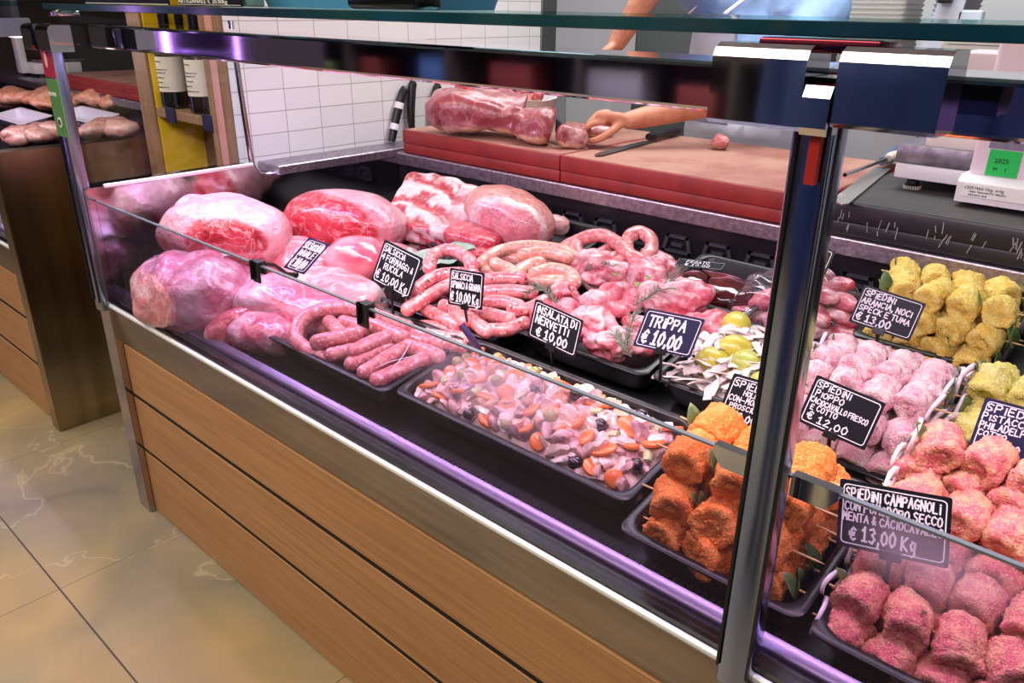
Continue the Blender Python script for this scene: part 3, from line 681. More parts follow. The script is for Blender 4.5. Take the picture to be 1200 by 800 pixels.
# raw meat on the boards
def vmeat(name, rough=.3, bumpsc=60, bumps=.25, coat=.35, marb=None):
    return mat(name, attr=True, rough=rough, bump=(bumpsc, bumps, .002), coat=coat, sss=.04, vein=(13, .05, (224, 184, 182), .28), mott=(34, .66, 1.12))
LEAN = S(142, 46, 58); LEANP = S(172, 88, 98); FATW = S(232, 196, 192); FATY = S(216, 168, 140); DARKR = S(120, 26, 34); PINKF = S(228, 160, 164)
RAW = vmeat('raw_muscle', .34, 50, .3, .25)
def meat(name, r, px, py, z, rot, label, fn, cat='meat', seed=0, namp=.02, nsc=6, shape=None, sq=.9, m=RAW, sub=5, flat=None, ondeck=None, group=None, kids=None, cutx=None):
    c = deck(px, py, z) if ondeck else at_z(px, py, z)
    bm = blob(NB(), r, sub, namp, nsc, seed, shape, sq=sq, flatbot=flat)
    if cutx is not None:
        for v in bm.verts:
            lim = cutx * r[0] + .25 * v.co.z - .15 * v.co.y
            if v.co.x > lim: v.co.x = lim + (v.co.x - lim) * .08
    o = obj(name, bm, m, None, True); paint(o, fn)
    o.location = c; o.rotation_euler = rot
    return tag(o, label, cat, group)
def fn_loin(r, seed, lean=LEAN, fat=FATW, cut=None, cutx=.6, topfat=-.4, streak=14):
    def f(co, n):
        k = fbm((co.x * .5 + seed, co.y, co.z), streak); k2 = fbm((co.x + seed, co.y * 2, co.z * 2), 40, 3)
        c = lerp(lean, fat, smst(.05, .6, k + .25 * k2 + .18 * co.z / r[2]) * .8)
        c = lerp(c, LEANP, .35 + .4 * fbm(co + Vector((seed, 0, 0)), 9))
        zz = co.z / r[2]
        if zz < topfat: c = lerp(c, FATY, smst(topfat, topfat - .15, zz + .1 * k2))
        if cut and cut * co.x / r[0] > cutx: c = lerp(c, lerp(LEAN, DARKR, .35 + .4 * k2), .75)
        return c
    return f
meat('pork_loin', (.185, .10, .068), 568, 134, ZB + .066, (0, 0, .55), 'large raw loin lying on the red board, left of the hand', fn_loin((.185, .10, .068), 1, cut=1, cutx=.56), 'meat', 2, .030, 7, cutx=.66, sq=.68, flat=.062, shape=lambda d: 1 + .12 * max(0, d.x))
meat('pork_loin', (.085, .072, .052), 629, 147, ZB + .052, (0, 0, .5), 'smaller raw loin piece being cut under the knife blade', fn_loin((.085, .072, .052), 5, cut=1, cutx=.5), 'meat', 6, .02, 9, cutx=.6, sq=.68, flat=.05)
meat('meat_slice', (.05, .028, .036), 672, 160, ZB + .034, (0, .15, .9), 'raw slice falling from the loin below the fingers', fn_loin((.05, .028, .036), 9), 'meat', 9, .01, 12, sq=.8, flat=.033)
meat('meat_trimming', (.07, .045, .022), 695, 152, ZB + .02, (0, 0, .6), 'flat fatty trimming behind the cutting hand', fn_loin((.06, .04, .02), 12, lean=LEANP), 'meat', 3, .008, 14, flat=.019)
meat('meat_lump', (.026, .024, .021), 844, 167, ZB + .02, (0, 0, .3), 'small lone lump of raw meat on the right red board', fn_loin((.026, .024, .021), 15, lean=S(206, 110, 110)), 'meat', 14, .007, 30, sub=4, flat=.02)
# white dish of minced trimmings behind the loin
p = at_y(588, 112, 2.24); ZT = p.z
dsh = thing('white_dish', (p.x, p.y, ZB), 'white plastic tub of raw trimmings behind the large loin', 'tub')
bm = NB(); a, b = .21, .10
def rl(ins, z, r=.03): return [Vector((p.x, p.y, 0)) + (Matrix.Rotation(.35, 3, 'Z') @ Vector((u, v, 0))) + Vector((0, 0, z)) for u, v in rrect(-a + ins, a - ins, -b + ins, b - ins, r, 5)]
loft(bm, [rl(.03, ZB), rl(.006, ZT - .005), rl(0, ZT), rl(.008, ZT), rl(.034, ZB + .012)])
obj('tub', bm, WHITEP, dsh, 40)
rr = random.Random(4)
for i in range(16):
    q = Matrix.Rotation(.35, 3, 'Z') @ Vector((rr.uniform(-.16, .16), rr.uniform(-.06, .06), 0))
    o = obj('meat_trimming', blob(NB(), (.036, .028, .022), 3, .012, 25, i * 2.0), mat('mince_red', (176, 58, 58), 0.3, 0, (214, 130, 126), 50, 3, .42, .6, coat=.4), None, True)
    o.location = (p.x + q.x, p.y + q.y, ZT + rr.uniform(-.012, .022)); o.rotation_euler = (rr.random() * 3, rr.random() * 3, rr.random() * 3)
    tag(o, 'raw red trimming heaped in the white tub', 'meat', 'raw trimmings in the white tub')
# honing steel and long knife resting beside the post
A = at_z(985, 232, ZB + .01); B = at_z(1050, 178, ZB + .02)
hs = thing('slicing_knife', A, 'long knife lying on the black board behind the chrome post', 'knife')
d = (B - A); d.z = 0; L_ = d.length; d.normalize(); s = Vector((-d.y, d.x, 0)); M_ = Matrix(((d.x, s.x, 0, A.x), (d.y, s.y, 0, A.y), (0, 0, 1, ZB + .002), (0, 0, 0, 1)))
obj('blade', prism(NB(), [(-.04, -.012), (-.02, -.022), (L_ * .72, -.022), (L_ * .72, .018), (0, .018)], M_, .003), mat('knife_steel_bright', (196, 194, 190), 0.35, 0.9), hs)
obj('handle', tube(NB(), [A + d * L_ * .70 + Vector((0, 0, .012)), A + d * (L_ * .85) + Vector((0, 0, .016)), A + d * L_ * 1.2 + Vector((0, 0, .012))], [.012, .016, .013], 10), mat('blue_grey_handle', (92, 104, 132), 0.4), hs, 50)
A2 = at_z(990, 205, ZB + .03); B2 = at_z(1040, 186, ZB + .03)
hr = thing('honing_steel', A2, 'thin steel honing rod beside the long knife', 'tool')
obj('rod', tube(NB(), [A2, B2], .005, 10), CHROME, hr, 60); obj('handle', tube(NB(), [B2, B2 + (B2 - A2).normalized() * .03, B2 + (B2 - A2).normalized() * .11], [.010, .015, .012], 10), mat('pale_handle', (206, 198, 186), 0.5), hr, 50)
# white shop scale on the black board
sx0 = at_y(1052, 200, 1.98).x
sc = thing('shop_scale', (sx0 + .3, 2.0, ZB), 'white shop scale with green sticker on the black board', 'scale')
y0 = 1.97
def zz(px, py, y): return at_y(px, py, y).z
yb = 2.02
xa = at_y(1050, 190, yb).x; xb = at_y(1140, 205, yb).x
za = zz(1052, 208, yb); zt = zz(1055, 190, yb)
obj('scale_platform', box(NB(), xa, xb + .25, yb, yb + .30, za, zz(1053, 190, yb), .004, 2), mat('platform_white', (226, 224, 234), 0.35), sc, 40)
obj('scale_plate', box(NB(), xa - .003, xb + .25, yb - .004, yb + .30, zz(1053, 190, yb), zz(1056, 168, yb), .004, 2), mat('scratched_plate', (148, 142, 156), 0.35, 0.7, (118, 112, 124), 40, 5, .4, .6), sc, 40)
xr = at_y(1080, 180, yb - .0).x
obj('upper_block', box(NB(), xr, xb + .25, yb + .01, yb + .28, zz(1090, 174, yb), zz(1090, 148, yb), .003, 2), mat('scale_cream', (226, 218, 216), 0.4), sc, 40)
obj('rear_cowl', box(NB(), xr + .01, xb + .3, yb + .05, yb + .25, zz(1090, 148, yb), zz(1090, 148, yb) + .16, .006, 2), mat('scale_mauve', (196, 182, 186), 0.4), sc, 40)
yc = 1.935
c0 = at_y(1118, 232, yc).x
obj('keypad_base', loft(NB(), [[Vector((x, yc, ZB + .010)), Vector((x, yc - .002, zz(1125, 212, yc))), Vector((x, yc + .02, zz(1125, 205, yc))), Vector((x, yc + .18, zz(1125, 205, yc))), Vector((x, yc + .18, ZB + .010))] for x in (c0, c0 + .38)]), mat('scale_white', (232, 228, 236), 0.35), sc, 30)
yt = yc + .035
t0 = at_y(1137, 190, yt).x
twr = obj('display_tower', box(NB(), t0, t0 + .30, yt, yt + .10, zz(1140, 208, yt), zz(1140, 208, yt) + .30, .012, 3), mat('tower_lilac', (222, 206, 222), 0.35), sc, 40)
g0, g1 = at_y(1157, 190, yt - .001).x, at_y(1196, 190, yt - .001).x; gz0, gz1 = zz(1157, 205, yt), zz(1157, 174, yt)
st = obj('green_sticker', box(NB(), g0, g1, yt - .0015, yt, gz0, gz1), mat('sticker_green', (10, 190, 84), 0.5), twr)
INK = mat('black_ink', (20, 24, 24), 0.6)
text('lettering', '2025', (gz1 - gz0) * .26, (g0 + (g1 - g0) * .2, yt - .002, gz0 + (gz1 - gz0) * .5), UPX, INK, st)
text('lettering', 'M    1', (gz1 - gz0) * .2, (g0 + (g1 - g0) * .22, yt - .002, gz0 + (gz1 - gz0) * .2), UPX, INK, st)
obj('silver_plate', box(NB(), g0 - .004, g1 + .12, yt - .0015, yt, gz1 + .002, gz1 + .05), mat('silver_label', (150, 148, 170), 0.3, 0.7), twr)
lz0, lz1 = zz(1128, 229, yc - .002), zz(1128, 214, yc - .002)
pl3 = obj('rating_plate', box(NB(), c0 + .012, c0 + .22, yc - .0035, yc - .0015, lz0, lz1), mat('rating_white', (240, 240, 242), 0.4), sc)
text('lettering', 'CE25 MAX 15kg  e=5g', (lz1 - lz0) * .3, (c0 + .016, yc - .004, lz0 + (lz1 - lz0) * .62), UPX, INK, pl3)
text('lettering', 'TARA  PESO NETTO  PREZZO', (lz1 - lz0) * .2, (c0 + .026, yc - .004, lz0 + (lz1 - lz0) * .36), UPX, INK, pl3)
text('lettering', 'IMPORTO  EUR', (lz1 - lz0) * .2, (c0 + .026, yc - .004, lz0 + (lz1 - lz0) * .1), UPX, INK, pl3)
obj('green_dot', box(NB(), c0 + .20, c0 + .216, yc - .0042, yc - .0034, lz0 + .002, lz0 + .016), mat('dot_green', (80, 170, 120), 0.5), pl3)
# levelling feet
fp = at_y(1068, 222, yb + .03)
ft = obj('levelling_foot', lathe(NB(), [(.018, ZB), (.019, ZB + .010), (.014, ZB + .014), (.014, ZB + .021), (.005, ZB + .022), (.005, za)], 20, (fp.x, yb + .03, 0)), BLACKP, sc, 40)
bm = NB()
for k in range(22):
    a = 2 * PI * k / 22; box(bm, fp.x + .0185 * math.cos(a) - .0014, fp.x + .0185 * math.cos(a) + .0014, yb + .03 + .0185 * math.sin(a) - .0014, yb + .03 + .0185 * math.sin(a) + .0014, ZB + .0005, ZB + .009)
obj('knurled_ring', bm, mat('knurl_grey', (176, 172, 164), 0.5), ft)
obj('levelling_foot', lathe(NB(), [(.018, ZB), (.018, ZB + .012), (.005, ZB + .014), (.005, za)], 20, (xb + .02, yb + .03, 0)), BLACKP, sc, 40)
obj('levelling_foot', lathe(NB(), [(.018, ZB), (.018, ZB + .012), (.005, ZB + .014), (.005, za)], 20, (xb + .2, yb + .25, 0)), BLACKP, sc, 40)
# paper stack seen under the shelf, right of the clamp
xp = at_y(1105, 75, 2.6).x
pk = thing('paper_stack', (xp, 2.7, 1.25), 'pale stack of wrapping paper on a stand behind the scale', 'paper')
bm = NB()
for k in range(9): box(bm, xp - .02 + .003 * (k % 3), xp + .20 + .002 * (k % 2), 2.62, 2.84, 1.25 + k * .016, 1.264 + k * .016)
obj('paper', bm, mat('grey_paper', (196, 192, 184), 0.7), pk)
obj('stand', box(NB(), xp - .03, xp + .21, 2.60, 2.86, 0, 1.249, .004, 1), mat('stand_grey', (70, 66, 66), 0.5), pk)

# ------------------------------------------------------------------ trays on the inclined deck
FR = {}
def pan(key, x0, x1, y0, y1, label, h=.075, dep=.062, m=TRAYM, group=None):
    tray('food_tray', x0, x1, y0, y1, h, m, label, 'tray', group, dep, .011)
    cy = (y0 + y1) / 2; FR[key] = (Vector(((x0 + x1) / 2, cy, dkz(cy, h))), Matrix.Rotation(TILT, 3, 'X'), (x1 - x0) / 2, (y1 - y0) / 2 / math.cos(TILT), dep)
def inpan(key, u, v, z):            # u,v metres from the middle of the pan, z metres below(-)/above(+) its rim
    c, R, a, b, d = FR[key]; return c + R @ Vector((u, v, z))
pan('D', -1.565, -1.125, .868, 1.105, 'black tray of raw sausages right behind the front glass')
pan('S', -1.115, -.552, .884, 1.118, 'large black tray of mixed nerve salad behind the front glass')
pan('O', -.535, -.248, .834, 1.125, 'black tray of orange-breaded skewers left of the glass post foot')
pan('C', -.236, .10, .826, 1.19, 'black tray of pink crumbed skewers right of the glass post')
pan('A', -1.50, -1.075, 1.128, 1.40, 'black tray under the herb-flecked sausages', .07)
pan('L', -1.066, -.722, 1.180, 1.47, 'black tray under the rosemary lamb cuts', .075)
pan('T', -.71, -.462, 1.182, 1.45, 'black tray of sliced tripe with lemons behind the nerve salad', .078)
pan('P', -.452, -.235, 1.160, 1.49, 'black tray of pale pink breaded skewers', .06)
pan('G', -.225, .06, 1.215, 1.53, 'black tray of yellow-green pistachio skewers at the right edge', .055)
pan('V', -.90, -.665, 1.475, 1.70, 'black tray holding the dark liver by the back wall', .07, .045)
pan('B', -.655, -.475, 1.47, 1.72, 'black tray under the bagged pink meat', .05, .04)
pan('Y', -.465, -.205, 1.515, 1.755, 'black tray of yellow-breaded skewers under the steel lip', .07)
pan('H', -1.62, -1.19, 1.43, 1.74, 'black tray under the pork loin at the back', .055, .045)

# ------------------------------------------------------------------ sausages
SG1 = mat('sausage_pink', (206, 112, 118), 0.3, 0, (226, 156, 152), 55, 3, .45, .6, speck=(110, .66, (246, 208, 202), .85), bump=(120, .3, .0015), coat=.4, sss=.03, mott=(60, .82, 1.14))
SG2 = mat('sausage_herb', (212, 106, 116), 0.3, 0, (228, 150, 152), 50, 3, .45, .62, speck=(85, .66, (246, 208, 204), .9), speck2=(70, .56, (66, 44, 54), .95), bump=(120, .3, .0015), coat=.45, sss=.03, mott=(60, .82, 1.14))
SG3 = mat('sausage_pale', (218, 142, 128), 0.3, 0, (232, 176, 158), 50, 3, .45, .62, speck=(95, .66, (248, 216, 202), .85), bump=(120, .3, .0015), coat=.4, sss=.03, mott=(60, .82, 1.14))
def sausage(pts, r, h, m, label, group, n=7):
    if not isinstance(h, (list, tuple)): h = [h] * len(pts)
    P = spline([deck(px, py, hh) for (px, py), hh in zip(pts, h)], n)
    L_ = sum((b - a).length for a, b in zip(P, P[1:])); acc = 0; R = []
    sd = random.random() * 50
    # round both ends over about one radius
    ext0 = (P[0] - P[1]).normalized(); ext1 = (P[-1] - P[-2]).normalized()
    Q = [P[0] + ext0 * r * k for k in (.8, .62, .3)] + P + [P[-1] + ext1 * r * k for k in (.3, .62, .8)]
    for i, p in enumerate(Q): R.append(r * (1 + .09 * noise.noise(p * 28 + Vector((sd, 0, 0))) ))
    R[0] = r * .22; R[1] = r * .62; R[2] = r * .9; R[-1] = r * .22; R[-2] = r * .62; R[-3] = r * .9
    c = sum(Q, Vector()) / len(Q)
    bm = tube(NB(), [q - c for q in Q], R, 16)
    for v in bm.verts:
        v.co += v.co.normalized() * noise.noise((v.co + c) * 45) * .0012
    o = obj('sausage', bm, m, None, True); o.location = c
    return tag(o, label, 'sausage', group)
gA = 'herb-flecked sausages piled behind the two middle sausage price tags'; lA = 'pink sausage flecked with dark herbs in the pile around the middle sausage tag'
for pts, h in [([(503, 316), (508, 299), (528, 293), (548, 303), (553, 312)], .135), ([(486, 341), (508, 325), (530, 321), (556, 322)], .12), ([(482, 351), (500, 339), (530, 334)], .09), ([(477, 363), (500, 348), (527, 334), (556, 329)], .105),
               ([(500, 364), (518, 372), (536, 382)], .075), ([(520, 358), (534, 366), (546, 378)], .09), ([(546, 371), (558, 379), (571, 389)], .085), ([(560, 330), (585, 326), (612, 327)], .115), ([(560, 343), (590, 341), (624, 343)], .11),
               ([(572, 354), (590, 354), (609, 359)], .10), ([(546, 363), (570, 368), (598, 374)], .09), ([(574, 387), (594, 386), (616, 378)], .08), ([(478, 383), (510, 384), (540, 392)], .055), ([(514, 391), (532, 395), (551, 400)], .06), ([(600, 362), (618, 362), (640, 352)], .10), ([(500, 350), (530, 346), (570, 352)], .06), ([(520, 340), (560, 356), (600, 350)], .06)]:
    sausage(pts, .0165, h, SG2, lA, gA)
lB = 'pale pink sausage loop in the heap below the pork loin'; gB = 'pale sausages heaped below the pork loin'
for pts, h in [([(564, 309), (584, 295), (620, 289), (660, 294), (683, 311)], .085), ([(580, 309), (598, 317), (612, 328)], .10), ([(612, 299), (640, 296), (666, 302)], .115), ([(606, 320), (618, 312), (634, 308)], .10), ([(626, 321), (648, 316), (668, 321), (673, 331)], .105), ([(616, 328), (640, 330), (662, 329)], .09), ([(570, 318), (590, 330), (610, 334)], .07), ([(640, 306), (660, 310), (690, 322)], .07), ([(590, 302), (620, 305), (650, 304)], .06)]:
    sausage(pts, .0175, h, SG3, lB, gB)
lC = 'long reddish sausage coiled at the back by the black wall'; gC = 'coiled sausages by the back wall'
for pts, h in [([(714, 292), (690, 304), (676, 296), (680, 281), (706, 276), (727, 287), (740, 300), (752, 305)], [.08, .07, .08, .10, .11, .11, .105, .10]), ([(742, 308), (735, 293), (737, 278), (750, 272), (763, 281), (761, 297), (746, 307)], [.07, .09, .11, .115, .11, .10, .085]),
               ([(655, 296), (668, 286), (684, 279)], .06), ([(664, 302), (676, 310), (690, 320)], .07), ([(700, 309), (714, 304), (730, 299)], .085), ([(716, 318), (724, 309), (732, 303)], .09), ([(756, 297), (768, 300), (783, 307)], .05), ([(690, 312), (712, 320), (740, 314)], .05)]:
    sausage(pts, .0175, h, SG1, lC, gC)
lD = 'plump raw sausage in the front black tray under the plastic clip'; gD = 'raw sausages in the front black tray'
for pts, h in [([(386, 421), (362, 411), (347, 397), (351, 378), (371, 365), (402, 361), (422, 365)], [.06, .07, .085, .10, .105, .10, .09]), ([(370, 401), (395, 396), (420, 390)], .095), ([(386, 377), (392, 383), (399, 390)], .085), ([(414, 412), (436, 402), (461, 393)], .095), ([(388, 416), (398, 414), (411, 411)], .075), ([(436, 380), (454, 387), (473, 396)], .10), ([(402, 377), (416, 381), (432, 386)], .08),
               ([(411, 427), (436, 414), (462, 404)], .075), ([(426, 437), (452, 421), (474, 408)], .08), ([(441, 446), (474, 431), (502, 419)], .08), ([(474, 405), (496, 411), (514, 418)], .085), ([(482, 399), (510, 402), (540, 408)], .075), ([(486, 392), (512, 395), (545, 401)], .06), ([(440, 392), (470, 400), (500, 406)], .06), ([(380, 386), (410, 400), (440, 420)], .05), ([(430, 366), (452, 374), (478, 384)], .07)]:
    sausage(pts, .0175, h, SG1, lD, gD)
# string ends on the front sausages
for i, (pts) in enumerate([[(455, 437), (470, 420), (482, 400)], [(440, 431), (460, 423), (486, 417)], [(500, 384), (516, 392), (535, 402)]]):
    P = spline([deck(px, py, .105) for px, py in pts], 6)
    tag(obj('butcher_string', tube(NB(), P, .0011, 6), mat('string_white', (232, 214, 224), 0.7), None, True), 'thin white butcher string lying over the front tray sausages', 'string', 'butcher strings on the sausages')

# ------------------------------------------------------------------ big cuts on the left
WRAPPED = mat('wrapped_meat', attr=True, rough=.24, bump=(30, 1.0, .012), coat=.9, sss=.03, vein=(9, .05, (240, 206, 214), .45), mott=(24, .62, 1.06))
WETM = mat('wet_meat', attr=True, rough=.3, bump=(46, .9, .009), coat=.45, sss=.03, vein=(18, .03, (238, 198, 202), .38), mott=(44, .60, 1.06))
def put(name, r, px, py, h, rot, label, fn, seed=0, namp=.015, nsc=7, shape=None, sq=.9, m=WETM, sub=5, cat='meat', group=None, flat=None):
    return meat(name, r, px, py, h, rot, label, fn, cat, seed, namp, nsc, shape, sq, m, sub, flat, True, group)
RED = S(176, 30, 48); REDD = S(120, 14, 30); ROSE = S(214, 96, 116); PALE = S(212, 142, 156); WHT = S(210, 166, 174); LILA = S(214, 150, 178)
def f_ham1(co, n):
    k = fbm(co + Vector((3, 0, 0)), 9); k2 = fbm(co, 24, 3)
    return lerp(lerp(S(216, 128, 152), WHT, smst(-.1, .5, k)), ROSE, smst(.25, .7, fbm(co + Vector((0, 7, 0)), 11)) * .7)
put('wrapped_ham', (.165, .125, .105), 238, 343, .088, (.1, .05, .62), 'plastic-wrapped pale pork joint at the front left corner', f_ham1, 2, .03, 6, m=WRAPPED, sq=.85)
def f_ham2(co, n):
    x, y, z = co.x / .175, co.y / .115, co.z / .10
    k = fbm(co, 14); d1 = math.hypot((x - .18) / .62, (z - .12) / .72); front = -y
    c = lerp(WHT, PALE, .5 + .5 * k)
    red = lerp(RED, lerp(REDD, ROSE, .5 + k), .35 + .3 * fbm(Vector((co.x * 2, co.z * 9, co.y)), 6))
    t = smst(1.05, .9, d1 + .12 * k) * smst(.12, .3, front)
    white_streak = smst(.09, .03, abs(z + .02 + .25 * (x - .2) + .06 * k)) * (x > -.1)
    c = lerp(c, lerp(red, PALE, white_streak * .7), t)
    t2 = smst(-.32, -.45, x) * smst(.15, -.05, z) * smst(0, .2, front)
    return lerp(c, lerp(S(190, 84, 70), REDD, smst(-.9, -.5, x)), t2 * .9)
put('ham_joint', (.175, .115, .10), 264, 274, .185, (.12, .06, .72), 'large raw ham with red lean face and white fat cap', f_ham2, 4, .016, 6, sq=.85)
put('ham_joint', (.15, .11, .10), 300, 300, .07, (0, 0, .7), 'pale joint lying underneath the large red-faced ham', f_ham1, 8, .02, 6, m=WRAPPED)
def f_ham_reflection(co, n): return lerp(LILA, PALE, .5 + .6 * fbm(co, 8))  # lilac haze of the ham's mirror image, given to a solid joint
put('ham_joint', (.14, .10, .085), 232, 258, .16, (0, .1, .85), 'pale lilac joint standing for the ham reflection in the left end panel', f_ham_reflection, 21, .02, 6, m=WRAPPED)
def f_roast(co, n):
    x, y, z = co.x / .185, co.y / .105, co.z / .09; k = fbm(co, 12); k2 = fbm(Vector((co.x * .6, co.y, co.z * 1.6)), 30, 3)
    c = lerp(lerp(S(226, 140, 152), WHT, .45 + .7 * k), ROSE, smst(.2, .6, fbm(co + Vector((5, 0, 0)), 8)))
    t = smst(.0, .14, -y * .8 - x * .55 - .16 - .04 * k) * smst(1.1, .95, z)
    red = lerp(RED, S(206, 60, 72), .4 + .8 * k2); red = lerp(red, PALE, smst(.55, .8, k2) * .6)
    rim = smst(.0, .06, -y * .8 - x * .55 - .16 - .04 * k) * (1 - smst(.06, .16, -y * .8 - x * .55 - .16 - .04 * k))
    c = lerp(c, red, t); c = lerp(c, WHT, rim * .5)
    return lerp(c, RED, smst(-.35, -.6, z) * (x > .3) * .7)
put('beef_roast', (.185, .105, .092), 404, 262, .115, (.1, .1, .55), 'large roast with dark red cut face and pale fat top', f_roast, 11, .012, 6, sq=.85)
def f_ball(co, n): return lerp(S(214, 92, 112), S(234, 150, 160), .4 + .7 * fbm(co, 16))
put('round_roast', (.09, .072, .066), 420, 306, .085, (0, 0, .6), 'glossy round pink roast below the big red-faced roast', f_ball, 14, .006, 9, m=mat('glossy_meat', attr=True, rough=.12, bump=(90, .5, .003), coat=1.0, sss=.1))
def f_wrap(co, n):
    k = fbm(co, 10); return lerp(lerp(S(228, 120, 136), S(240, 196, 204), smst(-.25, .4, k)), ROSE, smst(.3, .6, fbm(co + Vector((9, 2, 0)), 13)) * .6)
put('wrapped_cut', (.20, .12, .075), 362, 356, .062, (.1, .05, .42), 'broad pale cut under shiny film beside the sausage tray', f_wrap, 17, .02, 7, m=WRAPPED)
put('wrapped_cut', (.11, .08, .05), 345, 305, .09, (.1, 0, .3), 'pink wrapped cut just behind the dark purple tag', f_wrap, 27, .02, 8, m=WRAPPED)
put('wrapped_cut', (.10, .075, .05), 455, 305, .05, (0, 0, .4), 'red and white cut underneath the four-cheese sausage tag', f_roast, 29, .012, 8)
def f_shank(co, n):
    e = co.x / .095; k = fbm(co, 20); c = lerp(S(196, 72, 84), S(214, 120, 126), .5 + .8 * k)
    return lerp(c, S(226, 176, 168), smst(-.78, -.86, e) * .8)
put('pork_shank', (.095, .045, .045), 283, 382, .055, (.0, -.35, 1.0), 'bare red shank with cut bone end in front of the wrapped joint', f_shank, 19, .006, 12, sq=.8)
put('wrapped_cut', (.10, .075, .055), 316, 390, .045, (0, 0, .5), 'small wrapped cut beside the shank at the front grille', f_wrap, 33, .012, 9, m=WRAPPED)
# slab of ribs: layered bands of lean and fat
def ribs():
    n1, n2 = 60, 26; bm = NB(); top = []; bot = []
    for i in range(n1 + 1):
        a = []; b = []
        for j in range(n2 + 1):
            u = (i / n1 - .5) * .29; v = (j / n2 - .5) * .19
            z = .03 * math.cos(u * 7) + .055 * (j / n2) ** 1.4 + .004 * math.sin(v * 95 + 2 * math.sin(u * 20)) + .006 * noise.noise(Vector((u * 30, v * 30, 0)))
            edge = .012 * noise.noise(Vector((u * 22, 5, 0)))
            a.append(bm.verts.new((u, v + edge, z))); b.append(bm.verts.new((u * .97, v * .94 + edge + .012 * noise.noise(Vector((u * 16, 1, 3))), z - .085 - .01 * noise.noise(Vector((u * 15, v * 15, 3))))))
        top.append(a); bot.append(b)
    for i in range(n1):
        for j in range(n2):
            bm.faces.new((top[i][j], top[i + 1][j], top[i + 1][j + 1], top[i][j + 1])); bm.faces.new((bot[i][j], bot[i][j + 1], bot[i + 1][j + 1], bot[i + 1][j]))
    def side(A, B, fl):
        st = 7; prev = A
        for k in range(1, st + 1):
            if k < st:
                cur = []
                for p, q in zip(A, B):
                    c = p.co.lerp(q.co, k / st); c += Vector((0, -.012 if fl == 'f' else 0, 0)) * math.sin(k / st * PI) * (.6 + .7 * math.sin(k * 2.1)); cur.append(bm.verts.new(c))
            else: cur = B
            for i in range(len(A) - 1): bm.faces.new((prev[i], prev[i + 1], cur[i + 1], cur[i]))
            prev = cur
    side([r[0] for r in top], [r[0] for r in bot], 'f'); side([r[-1] for r in top], [r[-1] for r in bot], 'b')
    side(top[0], bot[0], 's'); side(top[-1], bot[-1], 's')
    bmesh.ops.remove_doubles(bm, verts=bm.verts, dist=1e-5)
    o = obj('rib_slab', bm, WETM, None, True)
    def f(co, n):
        zs = .03 * math.cos(co.x * 7) + .055 * max(0, (co.y / .19 + .5)) ** 1.4
        dz = co.z - zs; k = fbm(co, 22, 3)
        if dz > -.008:
            t = .5 + .5 * math.sin(co.y * 80 + 2.5 * math.sin(co.x * 16) + 2 * k)
            c = lerp(S(190, 60, 70), S(240, 212, 206), smst(.35, .75, t + .35 * k)); return lerp(c, WHT, smst(.02, .09, co.x) * .6)
        t = .5 + .5 * math.sin(dz * 330 + 1.8 * k + co.x * 10)
        return lerp(S(186, 58, 74), S(240, 206, 210), smst(.35, .7, t))
    paint(o, f); o.location = deck(512, 256, .085); o.rotation_euler = (.3, .08, .30)
    tag(o, 'layered slab of ribs and belly at the back wall', 'meat')
ribs()
def f_loinB(co, n):
    x, y, z = co.x / .15, co.y / .09, co.z / .085; k = fbm(co, 12)
    c = lerp(S(206, 122, 116), S(224, 156, 146), .5 + .8 * k); c = lerp(c, S(184, 84, 80), smst(.25, .6, fbm(co + Vector((4, 0, 0)), 10)) * .7)
    cut = smst(.5, .62, x * .55 - y * .75); rim = smst(.42, .52, x * .55 - y * .75) * (1 - smst(.6, .7, x * .55 - y * .75))
    c = lerp(c, lerp(S(226, 130, 142), S(236, 160, 166), .5 + k), cut); return lerp(c, S(244, 222, 222), rim * .8)
put('pork_loin', (.15, .09, .085), 596, 258, .088, (0, .12, -.12), 'large pork loin with pale rounded top on black tray by the back wall', f_loinB, 23, .010, 6, sq=.85, shape=lambda d: 1 - .10 * max(0, d.x * .55 - d.y * .75 - .45))
put('pork_piece', (.04, .032, .03), 651, 264, .06, (0, 0, .4), 'small pale piece at the right end of the pork loin', lambda co, n: lerp(S(216, 150, 146), S(232, 190, 186), .5 + fbm(co, 20)), 24, .006, 20, sub=4)
def f_redp(co, n): return lerp(S(200, 54, 74), S(216, 92, 104), .5 + .8 * fbm(co, 20))
put('red_cut', (.085, .05, .03), 556, 279, .075, (.15, .05, .25), 'flat bright red cut lying in front of the pork loin', f_redp, 25, .006, 12, sq=.55)
put('red_cut', (.05, .035, .025), 566, 300, .05, (.15, .05, .6), 'small dark red cut peeping out beside the green paper', f_redp, 26, .006, 12, sq=.6)
# sheets of butcher paper
def sheet(pts, label, m, hs, n=10):
    """soft sheet through four image corners a,b,c,d with a wavy surface"""
    a, b, c, d = [deck(px, py, h) for (px, py), h in zip(pts, hs)]
    bm = NB(); g = []
    for i in range(n + 1):
        row = []
        for j in range(n + 1):
            p = a.lerp(b, i / n).lerp(d.lerp(c, i / n), j / n); p.z += .010 * noise.noise(p * 18) + .006 * math.sin(i * .9); row.append(bm.verts.new(p))
        g.append(row)
    for i in range(n):
        for j in range(n): bm.faces.new((g[i][j], g[i + 1][j], g[i + 1][j + 1], g[i][j + 1]))
    r = bmesh.ops.solidify(bm, geom=bm.faces[:], thickness=.0012)
    o = obj('butcher_paper', bm, m, None, True); return tag(o, label, 'paper')
PAP = mat('green_paper', (200, 224, 206), 0.6)
sheet([(478, 300), (552, 279), (558, 292), (505, 316)], 'pale green paper sheet between the pork loin and herb sausages', PAP, [.075, .085, .08, .06])
